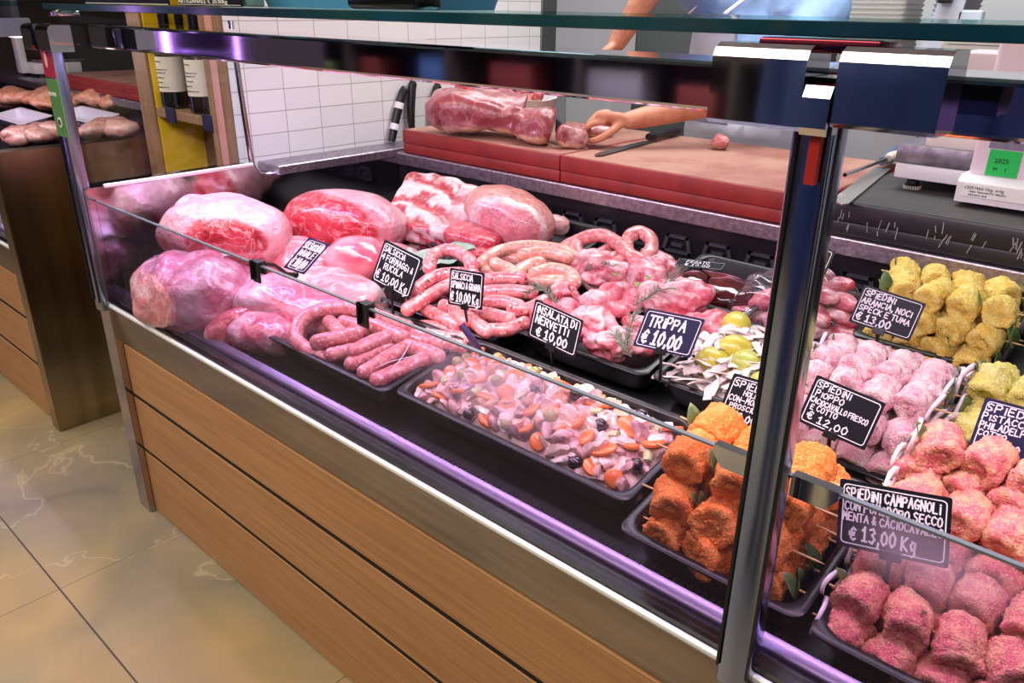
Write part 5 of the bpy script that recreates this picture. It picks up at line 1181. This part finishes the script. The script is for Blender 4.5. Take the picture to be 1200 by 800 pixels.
def price_tag(quad, yp, lines, label, nrm=(.25, -1, .45), card=None, stem=None, holder=True, thin=1.0, rsd=0):
    """quad: image corners TL,TR,BR,BL; the card stands in a leaning plane through its middle at depth yp"""
    rr = random.Random(rsd + len(label)); n = Vector(nrm).normalized()
    cx = sum(q[0] for q in quad) / 4; cy = sum(q[1] for q in quad) / 4; c = at_y(cx, cy, yp)
    W = []
    for q in quad:
        d = ray(*q); t = (c - EYE).dot(n) / d.dot(n); W.append(EYE + d * t)
    TL, TR, BR, BL = W; u = ((TR - TL) + (BR - BL)) / 2; v = ((TL - BL) + (TR - BR)) / 2; o = c - u / 2 - v / 2
    wl_, hl_ = u.length, v.length; uh, vh = u / wl_, v / hl_; n = uh.cross(vh).normalized()
    Mx = Matrix(((uh.x, vh.x, n.x, o.x), (uh.y, vh.y, n.y, o.y), (uh.z, vh.z, n.z, o.z), (0, 0, 0, 1)))
    foot = o + uh * wl_ * .5
    t_ = thing('price_tag', foot, label, 'price tag')
    cd_ = obj('card', prism(NB(), rrect(0, wl_, 0, hl_, min(wl_, hl_) * .03, 2), Mx, -.0018), card or CARD, t_)
    # white frame line
    bm = NB(); m_ = hl_ * .055; th = hl_ * .016
    A = rrect(m_, wl_ - m_, m_, hl_ - m_, hl_ * .06, 3); B_ = rrect(m_ + th, wl_ - m_ - th, m_ + th, hl_ - m_ - th, hl_ * .05, 3)
    gap = (wl_ * .38, wl_ * .62)
    va = [bm.verts.new(Mx @ Vector((p[0], p[1], .0004))) for p in A]; vb = [bm.verts.new(Mx @ Vector((p[0], p[1], .0004))) for p in B_]; k = len(A)
    for i in range(k): bm.faces.new((va[i], va[(i + 1) % k], vb[(i + 1) % k], vb[i]))
    obj('frame_line', bm, CHALK, cd_)
    bm = NB()
    y = .95; hk = .82 / sum(l[1] for l in lines)
    for ln in lines:
        s, hgt, x0, slope = ln[0], ln[1] * hk, ln[2], ln[3] if len(ln) > 3 else 0.0
        wid = ln[4] if len(ln) > 4 else None
        y -= hgt
        H_ = hgt * hl_ * .74; adv = H_ * .78
        tot = sum((.45 if ch in " ,.i'" else 1.0) for ch in s)
        if wid: adv = wid * wl_ / tot
        x = x0 * wl_
        for ch in s:
            aw = adv * (.45 if ch in " ,.i'" else 1.0)
            gw = aw * .74; j = rr.uniform(-.05, .05); sc = rr.uniform(.88, 1.06)
            for st in GL.get(ch, []):
                P = [(x + (px_ * .98 + .12 * py_ * .4) * gw, y * hl_ + (py_ * sc + j) * H_ + slope * (x - x0 * wl_)) for px_, py_ in st]
                hw = H_ * .055 * thin + .00032
                for (ax, ay), (bx, by) in zip(P, P[1:]):
                    dx, dy = bx - ax, by - ay; L_ = math.hypot(dx, dy) or 1e-6; ex, ey = dx / L_ * hw, dy / L_ * hw
                    q = [(ax - ex - ey, ay - ey + ex), (ax - ex + ey, ay - ey - ex), (bx + ex + ey, by + ey - ex), (bx + ex - ey, by + ey + ex)]
                    bm.faces.new([bm.verts.new(Mx @ Vector((p[0], p[1], .0005))) for p in q])
            x += aw
    obj('handwriting', bm, CHALK, cd_)
    if holder:
        bm = NB(); box(bm, wl_ * .40, wl_ * .60, -.006, hl_ * .075, -.0045, .0035, .001, 1, M=Mx); hd = obj('clip_holder', bm, HOLD, t_)
        top = Mx @ Vector((wl_ * .5, 0, -.001)); base = Vector(stem) if stem is not None else Vector((top.x, top.y + .006, max(dkz(top.y, .02), top.z - .06)))
        obj('stem', tube(NB(), [top, (top + base) / 2 + Vector((0, .002, 0)), base], [.0035, .003, .004], 8), HOLD, t_, 50)
    return t_
price_tag([(450, 280.5), (496, 302.5), (478, 352), (434.5, 327.5)], 1.10, [('SALSiCCiA', .19, .08, -.02, .55), ('4 FORMAGGi &', .20, .08, -.02, .82), ('RUCOLA', .20, .2, -.02, .5), ('€ 10,00 Kg', .27, .08, -.04, .84)], 'slate price tag reading salsiccia 4 formaggi and rucola, on a front clip')
price_tag([(527, 314), (568, 319.5), (564, 364), (525, 355.5)], 1.13, [('SALSiCCiA', .19, .08, 0, .62), ('SPiNACi & GRANA', .20, .07, 0, .86), ('€ 10,00 Kg', .30, .08, -.02, .84)], 'small slate price tag reading salsiccia spinaci e grana', nrm=(.25, -1, .3))
price_tag([(627, 350), (683.6, 375), (673, 420), (617.6, 393)], 1.135, [('iNSALATA Di', .25, .08, 0, .84), ('NERVETTi', .27, .10, 0, .70), ('€ 10,00', .32, .16, 0, .66)], 'slate price tag reading insalata di nervetti above the nerve salad', thin=1.3)
price_tag([(758.4, 361), (825.6, 373.6), (808, 420), (740.6, 404)], 1.185, [('TRiPPA', .32, .12, 0, .66), ('€ 10,00', .40, .10, 0, .70)], 'blue-black slate price tag reading trippa above the tripe', card=CARDP, thin=1.25)
price_tag([(796, 303), (850.4, 308), (845, 317), (790, 309.6)], 1.50, [('FEGATO', .42, .2, 0, .5), ('€ 10,00', .42, .2, 0, .55)], 'steeply tilted price tag over the dark liver', nrm=(.2, -.55, .85), thin=.8, stem=deck(838, 330, .05))
price_tag([(922.5, 275), (979.5, 294.5), (960, 335), (905.5, 315.5)], 1.50, [('PANCETTA', .34, .07, 0, .8), ('€ 10,00', .38, .08, 0, .7)], 'price tag half hidden behind the top of the glass post')
price_tag([(1012.5, 333), (1085, 355.5), (1065, 400), (993.7, 376)], 1.40, [('SPiEDiNi', .21, .08, 0, .5), ('ARANCiA, NOCi', .21, .07, 0, .82), ('SPECK E TUMA', .20, .07, -.02, .84), ('€ 13,00', .27, .08, -.04, .58)], 'slate price tag reading spiedini arancia noci speck e tuma', thin=1.25)
price_tag([(860, 437.5), (925, 455), (902, 513), (837, 490.5)], 1.12, [('SPiEDiNi', .20, .08, 0, .7), ('HOLLYWOOD', .14, .3, 0, .6), ('CON-MOLLiCA', .16, .08, 0, .8), ('PROSCiUTTO', .15, .14, 0, .7), ('€ 13,00', .22, .1, -.02, .6)], 'slate price tag cut by the glass post above the orange skewers')
price_tag([(956.6, 439), (1038, 472), (1012, 528), (933, 491.6)], 1.13, [('SPiEDiNi', .18, .07, 0, .5), ('PiOPPO', .18, .09, 0, .42), ('CACiOCAVALLO FRESCO', .16, .06, -.02, .84), ('E COTTO', .16, .10, 0, .4), ('€ 12,00', .22, .1, -.03, .62)], 'slate price tag reading spiedini pioppo on the pale pink skewers')
price_tag([(1155, 465.5), (1235, 485), (1213, 549), (1132.5, 524)], 1.19, [('SPiEDiNi', .20, .06, 0, .84), ('PiSTACCHiO', .18, .05, 0, .86), ('PHiLADELPHiA', .18, .05, 0, .88), ('COTTO', .16, .06, 0, .44), ('€ 14,00', .20, .14, 0, .6)], 'dark blue price tag at the right edge among yellow-green skewers', card=CARDP, thin=1.2)
price_tag([(982, 561), (1115, 582), (1108, 667), (978.4, 636)], .925, [('SPiEDiNi CAMPAGNOLi', .22, .06, 0, .86), ('CON POMODORO SECCO', .20, .06, 0, .88), ('MENTA & CACiOCAVALLO', .17, .05, 0, .90), ('€ 13,00 Kg', .30, .12, 0, .62)], 'large slate price tag reading spiedini campagnoli above the crumbed skewers', nrm=(.15, -1, .4))
# the tag held out from the glass by an arm, and the two clips riding on the pane edge
def pane_clip(px, py, label, arm=None):
    p = at_y(px, py, .773); z = .968
    t = thing('glass_clip', (p.x, .773, z), label, 'clip')
    bm = NB(); pr3 = [(.764, z - .035), (.768, z - .035), (.768, z + .003), (.778, z + .003), (.778, z - .02), (.782, z - .02), (.782, z + .008), (.764, z + .008)]
    obj('clip_jaw', loft(bm, [[Vector((x, y, zz_)) for y, zz_ in pr3] for x in (p.x - .012, p.x + .012)]), HOLD, t)
    obj('clip_fin', box(NB(), p.x - .009, p.x - .005, .757, .765, z - .03, z + .012, .001, 1), HOLD, t)
    if arm is not None:
        A = Vector((p.x, .782, z)); obj('clip_arm', tube(NB(), [A, A.lerp(arm, .35) + Vector((0, 0, .006)), A.lerp(arm, .7) + Vector((0, 0, -.004)), arm], .0042, 8), HOLD, t, 50)
        obj('ball_joint', blob(NB(), (.008, .008, .008), 2, 0, 1, 0, c=arm), HOLD, t, True)
    return t
armA = at_y(346, 322, .875); armB = at_y(470, 350, 1.085)
pane_clip(304, 318, 'black clip with bent arm on the pane in front of the hams', armA)
pane_clip(430, 372, 'black clip on the pane in front of the sausage tray', at_y(452, 356, .95))
price_tag([(362, 279), (387, 285), (356, 323), (332, 312)], .88, [('SALSiCCiA Di', .26, .08, 0, .84), ('MAiALE', .24, .12, 0, .7), ('€ 10,00', .34, .1, 0, .7)], 'tilted dark purple price tag held out by the clip arm near the hams', nrm=(.75, -.75, .35), card=mat('slate_card_purple', (44, 34, 84), .3), holder=False, thin=1.2)
# chrome corner supports of the lower panes on either side of the right post
for a_, b_ in ((855, 876), (912, 946)):
    p0 = at_y(a_, 546 if a_ < 900 else 566, .775); p1 = at_y(b_, 556 if a_ < 900 else 580, .775)
    if a_ < 900: xs = (XR - .075, XR - .022)
    else: xs = (XR + .022, XR + .075)
    bm = prism(NB(), [(xs[0], .972), (xs[1], .972), (xs[1], .962), (xs[1] - (0 if a_ < 900 else .012), .945), (xs[0] + (.012 if a_ < 900 else 0), .945), (xs[0], .962)], Matrix(((1, 0, 0, 0), (0, 0, 1, .766), (0, 1, 0, 0), (0, 0, 0, 1))), .014)
    obj('pane_support', bm, CHROME, CT)
# black plastic clip grid standing in the orange tray
p = at_y(868, 520, 1.10)
t = thing('plastic_grid_clip', p, 'black slotted plastic clip above the orange skewers beside the post', 'clip')
bm = NB()
for k in range(4): box(bm, p.x - .022 + k * .0135, p.x - .022 + k * .0135 + .004, p.y - .002, p.y + .002, p.z - .025, p.z + .022)
for k in range(4): box(bm, p.x - .022, p.x + .0225, p.y - .0021, p.y + .0021, p.z - .025 + k * .014, p.z - .021 + k * .014)
obj('slotted_plate', bm, HOLD, t); obj('stem', tube(NB(), [(p.x, p.y, p.z - .025), (p.x, p.y, dkz(p.y, .03))], .004, 6), HOLD, t)

# ------------------------------------------------------------------ butcher
def remesh(name, bm, vox, m, parent, sm=6):
    me = bpy.data.meshes.new(name); bmesh.ops.recalc_face_normals(bm, faces=bm.faces[:]); bm.to_mesh(me); bm.free()
    o = bpy.data.objects.new(name, me); COL.objects.link(o)
    r = o.modifiers.new('r', 'REMESH'); r.mode = 'VOXEL'; r.voxel_size = vox
    s = o.modifiers.new('s', 'SMOOTH'); s.iterations = sm; s.factor = .5
    dg = bpy.context.evaluated_depsgraph_get(); me2 = bpy.data.meshes.new_from_object(o.evaluated_get(dg)); bpy.data.objects.remove(o)
    me2.materials.clear(); me2.shade_smooth()
    return obj(name, me2, m, parent, True)
def limb(bm, pts, rad, n=5):
    P = spline(pts, n); k = len(P); R = []
    for i in range(k):
        f = i / (k - 1) * (len(rad) - 1); a = int(min(f, len(rad) - 2)); R.append(rad[a] + (rad[a + 1] - rad[a]) * (f - a))
    tube(bm, P, R, 14)
    for p, r in ((P[0], R[0]), (P[-1], R[-1])): blob(bm, (r, r, r), 2, 0, 1, 0, c=p)
SKIN = mat('skin', (206, 142, 112), 0.5, 0, (190, 118, 92), 30, 4, .4, .65, bump=(180, .25, .0012), sss=.12)
BX, BY = -1.28, 2.63
B0 = thing('person', (BX, BY, 0), 'butcher in light blue shirt and white apron cutting meat at the board', 'person')
V = Vector
shR, shL = V((-1.46, 2.62, 1.47)), V((-1.07, 2.63, 1.45))
elR, elL = V((-1.49, 2.37, 1.585)), V((-1.12, 2.40, 1.215))
wrR, wrL = at_y(722, 52, 2.27), at_y(738, 141, 2.04)
def hand(bm, wr, f, nrm, curl, s=1.0, spread=.5, side=1):
    """palm, four unequal fingers bent at the knuckles and a thumb from the side of the palm"""
    f = f.normalized(); a = f.cross(nrm).normalized() * side; nn = a.cross(f).normalized() * side
    if nn.dot(nrm) < 0: nn = -nn
    pc = wr + f * .05 * s
    blob(bm, (.052 * s, .042 * s, .018 * s), 3, 0, 1, 0, c=pc, rot=Matrix((f, a, nn)).transposed().to_euler(), sq=.8)
    tips = []
    for i, (ln, rr_) in enumerate(((.074, .0092), (.082, .0096), (.077, .0092), (.060, .0080))):
        k0 = wr + f * .090 * s + a * (i - 1.5) * .0195 * s + nn * .004
        d = (f + a * (i - 1.5) * .06 * spread).normalized(); P = [k0 - f * .03 * s, k0]; ang = 0; q = k0
        for seg_, cu in ((.45, curl[0]), (.31, curl[1]), (.24, curl[2])):
            ang += cu; dd = d * math.cos(ang) - nn * math.sin(ang); q = q + dd * ln * s * seg_; P.append(q)
        tube(bm, spline(P, 3), [rr_ * s * (1.05 - .3 * j / 12) for j in range(13)], 10); blob(bm, (rr_ * s * .78,) * 3, 2, 0, 1, 0, c=P[-1]); tips.append(P[-1])
    t0 = wr + f * .028 * s - a * .034 * s; t1 = t0 + (f * .55 - a * .75 - nn * .25).normalized() * .038 * s; t2 = t1 + (f * .85 - a * .1 - nn * .5).normalized() * .034 * s; t3 = t2 + (f * .9 + a * .2 - nn * .4).normalized() * .026 * s
    tube(bm, spline([wr + f * .02 * s - a * .02 * s, t0, t1, t2, t3], 3), [.013 * s, .0135 * s, .014 * s, .0135 * s, .013 * s, .0125 * s, .012 * s, .0115 * s, .011 * s, .0105 * s, .010 * s, .0095 * s, .009 * s], 10); blob(bm, (.009 * s,) * 3, 2, 0, 1, 0, c=t3)
    return tips
bm = NB()
HD = V((BX - .05, BY - .05, 1.70))
limb(bm, [V((BX, BY + .04, .92)), V((BX, BY + .03, 1.12)), V((BX, BY + .02, 1.32)), V((BX, BY + .01, 1.44))], [.135, .125, .145, .10])
for s in (-1, 1): limb(bm, [V((BX + s * .09, BY + .03, .94)), V((BX + s * .10, BY + .02, .5)), V((BX + s * .105, BY + .05, .08))], [.085, .058, .042]); limb(bm, [V((BX + s * .105, BY + .05, .05)), V((BX + s * .115, BY - .12, .035))], [.04, .032])
limb(bm, [V((BX, BY, 1.44)), V((BX - .01, BY - .01, 1.56))], [.07, .058])
blob(bm, (.076, .096, .118), 4, 0, 1, 0, c=HD, shape=lambda d: 1 - .10 * max(0, -d.z) * (1 - abs(d.y)))
blob(bm, (.05, .05, .045), 3, 0, 1, 0, c=HD + V((-.015, -.045, -.075)))
limb(bm, [HD + V((-.022, -.088, .012)), HD + V((-.030, -.112, -.022))], [.010, .016])
for s in (-1, 1): blob(bm, (.010, .022, .032), 3, 0, 1, 0, c=HD + V((s * .076, .006, -.01)))
limb(bm, [shR + V((.10, 0, 0)), shR, shR.lerp(elR, .5), elR], [.07, .058, .05, .042]); limb(bm, [elR, elR.lerp(wrR, .4), wrR], [.043, .044, .029])
limb(bm, [shL - V((.10, 0, 0)), shL, shL.lerp(elL, .5), elL], [.07, .058, .05, .042]); limb(bm, [elL, elL.lerp(wrL, .35), wrL], [.042, .044, .028])
hl = at_y(690, 140, 1.985)
hand(bm, wrL, (hl - wrL) + V((-.02, 0, .004)), V((-.10, -.45, .85)), (.55, .75, .5), 1.05, .6, 1)
hr_t = V((-1.70, 2.13, 1.20))
hand(bm, wrR, hr_t - wrR, V((-.7, -.5, .45)), (1.1, 1.3, .8), 1.0, .4, -1)
body = remesh('body', bm, .0052, SKIN, B0, 4)
# clothing
bm = NB()
limb(bm, [V((BX, BY + .04, .90)), V((BX, BY + .03, 1.12)), V((BX, BY + .02, 1.32)), V((BX, BY + .01, 1.45))], [.155, .148, .165, .105])
for s in (-1, 1): limb(bm, [V((BX + s * .05, BY + .03, 1.05)), V((BX + s * .07, BY + .02, 1.34))], [.135, .14])
limb(bm, [shR + V((.11, 0, -.01)), shR, shR.lerp(elR, .55)], [.09, .078, .07]); limb(bm, [shL - V((.11, 0, .01)), shL, shL.lerp(elL, .5), shL.lerp(elL, .92)], [.095, .082, .072, .066])
remesh('shirt', bm, .009, mat('blue_shirt', (150, 182, 226), 0.75, 0, (132, 164, 212), 6, 4, bump=(14, .6, .012)), B0, 5)
bm = NB()
for s in (-1, 1): limb(bm, [V((BX + s * .085, BY + .03, .95)), V((BX + s * .10, BY + .02, .5)), V((BX + s * .105, BY + .05, .10))], [.115, .085, .075])
remesh('trousers', bm, .010, mat('dark_trousers', (40, 44, 56), 0.8), B0, 4)
bm = NB()
for s in (-1, 1): limb(bm, [V((BX + s * .105, BY + .07, .05)), V((BX + s * .12, BY - .13, .042))], [.05, .042])
remesh('shoes', bm, .008, mat('white_shoes', (210, 210, 210), 0.6), B0, 3)
# apron: bib and wider skirt wrapped round the front of the body, facing the meat on the left
def shell(z0, z1, half, r, nz=14, na=22, face=-2.15, w=.010):
    bm = NB(); g = []
    for i in range(nz + 1):
        z = z0 + (z1 - z0) * i / nz; row = []
        for j in range(na + 1):
            a = face + half * (j / na * 2 - 1)
            rad = r + w * math.sin(a * 9 + z * 7) * (1 - .5 * i / nz) + .006 * noise.noise(V((a * 3, z * 8, 0)))
            row.append(bm.verts.new(V((BX + rad * 1.28 * math.cos(a), BY + .02 + rad * math.sin(a), z))))
        g.append(row)
    for i in range(nz):
        for j in range(na): bm.faces.new((g[i][j], g[i][j + 1], g[i + 1][j + 1], g[i + 1][j]))
    bmesh.ops.solidify(bm, geom=bm.faces[:], thickness=.002); return bm
APR = mat('white_apron', (226, 226, 236), 0.75, bump=(12, .6, .012))
ap = obj('apron', shell(.42, 1.10, 1.9, .178), APR, B0, True); obj('apron_bib', shell(1.09, 1.43, .62, .186, w=.004), APR, ap, True)
obj('neck_strap', tube(NB(), spline([V((BX - .19, BY - .14, 1.43)), V((BX - .10, BY - .06, 1.53)), V((BX + .02, BY + .07, 1.54)), V((BX + .02, BY - .10, 1.50)), V((BX - .05, BY - .16, 1.43))], 6), .008, 8, flat=.4), APR, ap, True)
bm = blob(NB(), (.083, .102, .085), 4, .004, 30, 2, c=HD + V((.004, .018, .045)), flatbot=.03); obj('hair', bm, mat('dark_hair', (44, 34, 28), 0.6, bump=(120, .8, .003)), B0, True)
for s in (-1, 1):
    e = obj('eye', blob(NB(), (.011,) * 3, 3, 0, 1, 0, c=HD + V((-.022 + s * .03, -.084, .012))), mat('eye_white', (230, 228, 224), 0.2), B0, True)
    obj('iris', blob(NB(), (.006, .003, .006), 2, 0, 1, 0, c=HD + V((-.022 + s * .03, -.0945, .009))), mat('iris_brown', (60, 36, 22), 0.2), e, True)
    obj('eyebrow', tube(NB(), spline([HD + V((-.022 + s * .016, -.094, .032)), HD + V((-.022 + s * .034, -.092, .037)), HD + V((-.022 + s * .05, -.078, .030))], 4), .004, 6), mat('dark_hair', (44, 34, 28), 0.6), B0, True)
obj('lips', tube(NB(), spline([HD + V((-.05, -.083, -.055)), HD + V((-.026, -.094, -.056)), HD + V((.0, -.086, -.055))], 5), [.003, .004, .005, .0055, .006, .006, .006, .0055, .005, .004, .003], 8), mat('lip_rose', (176, 96, 88), 0.5), B0, True)
# knife held in the butcher's right hand
kt = at_y(657, 160, 1.93); kb = V((-1.712, 2.135, 1.215))
k = thing('butcher_knife', kb, 'dark-bladed knife in the butcher hand slicing the loin', 'knife')
d = (kt - kb); L_ = d.length; d.normalize(); s = V((.6, .25, .2)); s = (s - d * s.dot(d)).normalized(); nn = d.cross(s)
obj('blade', prism(NB(), [(.04, -.016), (L_ * .9, -.018), (L_ + .02, .004), (L_ * .9, .016), (.04, .014)], Matrix(((d.x, s.x, nn.x, kb.x), (d.y, s.y, nn.y, kb.y), (d.z, s.z, nn.z, kb.z), (0, 0, 0, 1))), .003), mat('dark_blade', (74, 74, 78), 0.3, 0.8), k)
obj('handle', tube(NB(), [kb - d * .075, kb - d * .03, kb + d * .045], [.013, .014, .012], 12), BLACKP, k, 50)

# ------------------------------------------------------------------ on the glass shelf
ZS = 1.4405
def shelf_card(px0, px1, y, pybot, hgt, label, m=None):
    a = at_y(px0, 6, y); b = at_y(px1, 6, y)
    t = thing('shelf_sign', ((a.x + b.x) / 2, y, ZS), label, 'sign')
    c = obj('card', box(NB(), a.x, b.x, y, y + .003, ZS, ZS + hgt, .0006, 1), m or CARD, t)
    return t, c, a.x, b.x
t, c, xa_, xb_ = shelf_card(209, 283, .80, 9, .09, 'black price sign with white lettering on the glass shelf, ending ARTIGIANALE')
text('lettering', 'ARTIGIANALE € 20.00kg', .0098, (xa_ + .003, .7992, ZS + .0052), UPX, WT, c, sx=(xb_ - xa_ - .006) / .128)
obj('white_rule', box(NB(), xa_ + .002, xb_ - .002, .799, .7998, ZS + .0022, ZS + .0030), WT, c)
obj('heading_rule', box(NB(), xa_ + .002, xb_ - .002, .799, .7998, ZS + .06, ZS + .066), WT, c)
t, c, xa_, xb_ = shelf_card(101, 198, .80, 8, .09, 'dark blue price sign on the glass shelf at the far left')
obj('pale_border', box(NB(), xa_ + .002, xb_ - .002, .799, .7998, ZS + .0012, ZS + .0024), WT, c)
obj('pale_panel', box(NB(), xa_ + .01, xb_ - .05, .799, .7998, ZS + .02, ZS + .08), mat('sign_teal', (140, 190, 190), .5), c)
a = at_y(302, 6, .86).x; b = at_y(488, 6, .86).x
bm = NB()
def rl2(i, z): return [Vector((u, v, z)) for u, v in rrect(a + i, b - i, .86 + i, 1.06 - i, .02, 4)]
loft(bm, [rl2(.008, ZS), rl2(0, ZS + .03), rl2(.004, ZS + .03), rl2(.012, ZS + .005)])
tag(obj('blue_tray', bm, mat('sky_blue_plastic', (84, 164, 214), 0.35), None, 40), 'sky-blue plastic tray standing on the glass shelf', 'tray')
a = at_y(432, 3, .845).x; b = at_y(514, 3, .845).x
tag(obj('black_case', box(NB(), a, b, .80, .855, ZS + .0006, ZS + .03, .009, 3), BLACKG, None, 40), 'black rounded plastic case on the glass shelf in front of the tray', 'case')
a = at_y(284, 3, .84).x; b = at_y(299, 3, .84).x
tag(obj('pale_box', box(NB(), a, b, .82, .86, ZS + .0004, ZS + .05, .002, 1), mat('mint_card', (150, 190, 186), 0.5), None, 40), 'small mint carton beside the black price sign', 'box')

# ------------------------------------------------------------------ shop side, objects added unseen for reflections in the canopy and clamps
SH = thing('added_packet_rack', (-2.6, -2.6, 0), 'dark shelf added out of view for canopy reflections, laden with packets', 'shelf')
WD = mat('shelf_dark_wood', (48, 40, 40), 0.6)
for x in (-6.8, -5.6, -4.4, -3.2, -2.0, -0.8, .4, 1.6): obj('upright', box(NB(), x - .02, x + .02, -2.95, -2.45, 0, 2.2, .002, 1), WD, SH)
for z in (.3, .75, 1.2, 2.1): obj('shelf_board', box(NB(), -6.8, 1.6, -2.95, -2.45, z, z + .03, .002, 1), WD, SH)
rr = random.Random(8)
PK = [('packet_yellow', (170, 136, 52)), ('packet_blue', (60, 92, 138)), ('packet_white', (150, 150, 150)), ('packet_green', (90, 110, 70)), ('packet_grey', (120, 122, 132)), ('packet_brown', (120, 84, 54)), ('packet_red', (96, 40, 40)), ('packet_violet', (110, 90, 150))]
for z in (.78, 1.23):
    x = -6.75
    while x < 1.5:
        wd = rr.uniform(.22, .42); ht = rr.uniform(.18, .36); k = rr.randrange(8)
        o = obj('packet', box(NB(), x, x + wd, -2.75, -2.52, z + .0005, z + ht, .008, 2), mat(PK[k][0], PK[k][1], .4), None, 40)
        tag(o, PK[k][0].split('_')[1] + ' packet on the added shelf opposite the counter', 'packet', PK[k][0].split('_')[1] + ' packets on the added shelf')
        x += wd + rr.uniform(.2, .8)

# a customer in a navy jacket, added out of frame for chrome reflections
def standin(x, y, face, label, jm, tm, hm):
    P0 = thing('person', (x, y, 0), label, 'person'); f = V((math.cos(face), math.sin(face), 0)); sd = V((-f.y, f.x, 0)); c = V((x, y, 0))
    q = lambda a, b, z: c + sd * a + f * b + V((0, 0, z))
    hd = q(0, .03, 1.68); bm = NB()
    limb(bm, [q(0, 0, .92), q(0, .01, 1.12), q(0, .02, 1.32), q(0, 0, 1.44)], [.13, .12, .14, .10]); limb(bm, [q(0, 0, 1.44), q(0, .015, 1.56)], [.068, .056])
    blob(bm, (.085, .085, .118), 4, 0, 1, 0, c=hd); blob(bm, (.05, .05, .045), 3, 0, 1, 0, c=hd + f * .045 + V((0, 0, -.075)))
    limb(bm, [hd + f * .085 + V((0, 0, .012)), hd + f * .108 + V((0, 0, -.022))], [.010, .016])
    for s in (-1, 1):
        blob(bm, (.022, .022, .032), 3, 0, 1, 0, c=hd + sd * s * .08)
        limb(bm, [q(s * .09, 0, .94), q(s * .10, .02, .5), q(s * .105, -.02, .08)], [.085, .058, .042]); limb(bm, [q(s * .105, -.02, .05), q(s * .115, .14, .035)], [.04, .032])
        limb(bm, [q(s * .10, 0, 1.44), q(s * .20, 0, 1.42), q(s * .24, -.02, 1.28), q(s * .25, .0, 1.12)], [.07, .058, .05, .042]); limb(bm, [q(s * .25, 0, 1.12), q(s * .24, .08, .98), q(s * .22, .14, .88)], [.042, .042, .028])
        hand(bm, q(s * .22, .14, .88), V((0, 0, -1)) + f * .3, sd * s, (.35, .4, .3), 1.0, .5, s)
    remesh('body', bm, .006, SKIN, P0, 4); bm = NB()
    limb(bm, [q(0, 0, .86), q(0, .01, 1.12), q(0, .02, 1.32), q(0, 0, 1.46)], [.17, .165, .175, .11])
    for s in (-1, 1):
        limb(bm, [q(s * .06, 0, .88), q(s * .08, 0, 1.36)], [.14, .14]); limb(bm, [q(s * .10, 0, 1.43), q(s * .20, 0, 1.41), q(s * .245, -.02, 1.27), q(s * .25, 0, 1.12), q(s * .24, .08, .98), q(s * .225, .13, .90)], [.09, .08, .07, .062, .055, .048])
    remesh('jacket', bm, .010, jm, P0, 5); bm = NB()
    for s in (-1, 1): limb(bm, [q(s * .085, 0, .95), q(s * .10, .02, .5), q(s * .105, -.01, .10)], [.115, .085, .07])
    remesh('jeans', bm, .010, tm, P0, 4); bm = NB()
    for s in (-1, 1): limb(bm, [q(s * .105, -.03, .05), q(s * .12, .15, .042)], [.05, .042])
    remesh('shoes', bm, .009, mat('dark_shoes', (30, 28, 28), .6), P0, 3)
    obj('hair', blob(NB(), (.092, .092, .085), 4, .005, 30, 5, c=hd - f * .018 + V((0, 0, .045)), flatbot=.03), hm, P0, True)
    for s in (-1, 1): obj('eye', blob(NB(), (.010,) * 3, 3, 0, 1, 0, c=hd + f * .078 + sd * s * .03 + V((0, 0, .012))), mat('eye_white', (230, 228, 224), .2), P0, True)
standin(-.60, -.44, PI / 2 + .15, 'customer in a navy jacket, added out of frame for reflections in the chrome', mat('navy_jacket', (40, 62, 112), .7, bump=(10, .5, .01)), mat('blue_jeans', (52, 70, 104), .8), mat('brown_hair', (60, 44, 34), .6))

# tall chilled display with violet tubes, added unseen for purple canopy reflections
FX0, FX1, FY0, FY1 = -5.7, -4.6, -1.55, -0.95
F = thing('added_fridge', ((FX0 + FX1) / 2, (FY0 + FY1) / 2, 0), 'tall chilled display with violet light tubes, added unseen for canopy reflections', 'fridge')
DF = mat('fridge_shell', (60, 56, 66), .4)
obj('base', box(NB(), FX0, FX1, FY0, FY1, 0, .35, .01), DF, F, 40); obj('top', box(NB(), FX0, FX1, FY0, FY1, 1.9, 2.05, .01), DF, F, 40)
for x in (FX0, FX1 - .04): obj('side_panel', box(NB(), x, x + .04, FY0, FY1, .35, 1.9, .004, 1), DF, F, 40)
obj('back_panel', box(NB(), FX0 + .04, FX1 - .04, FY0, FY0 + .04, .35, 1.9), mat('violet_panel', (170, 130, 214), .4), F)
for z in (.75, 1.12, 1.5): obj('shelf', box(NB(), FX0 + .04, FX1 - .04, FY0 + .04, FY1 - .1, z, z + .02, .002, 1), mat('fridge_shelf', (150, 140, 170), .3, .6), F)
for x in (FX0 + .07, FX1 - .08): obj('light_tube', tube(NB(), [(x, FY1 - .03, .42), (x, FY1 - .03, 1.85)], .014, 10), mat('violet_tube', (230, 200, 255), .4, emit=((205, 150, 255), 14.0)), F, True)
area('added_violet_lamp', ((FX0 + FX1) / 2, FY1 - .06, 1.86), .9, 9, (0.66, 0.42, 1.0), target=((FX0 + FX1) / 2, FY0, .9), sy=.05)  # added violet lamp inside the unseen fridge
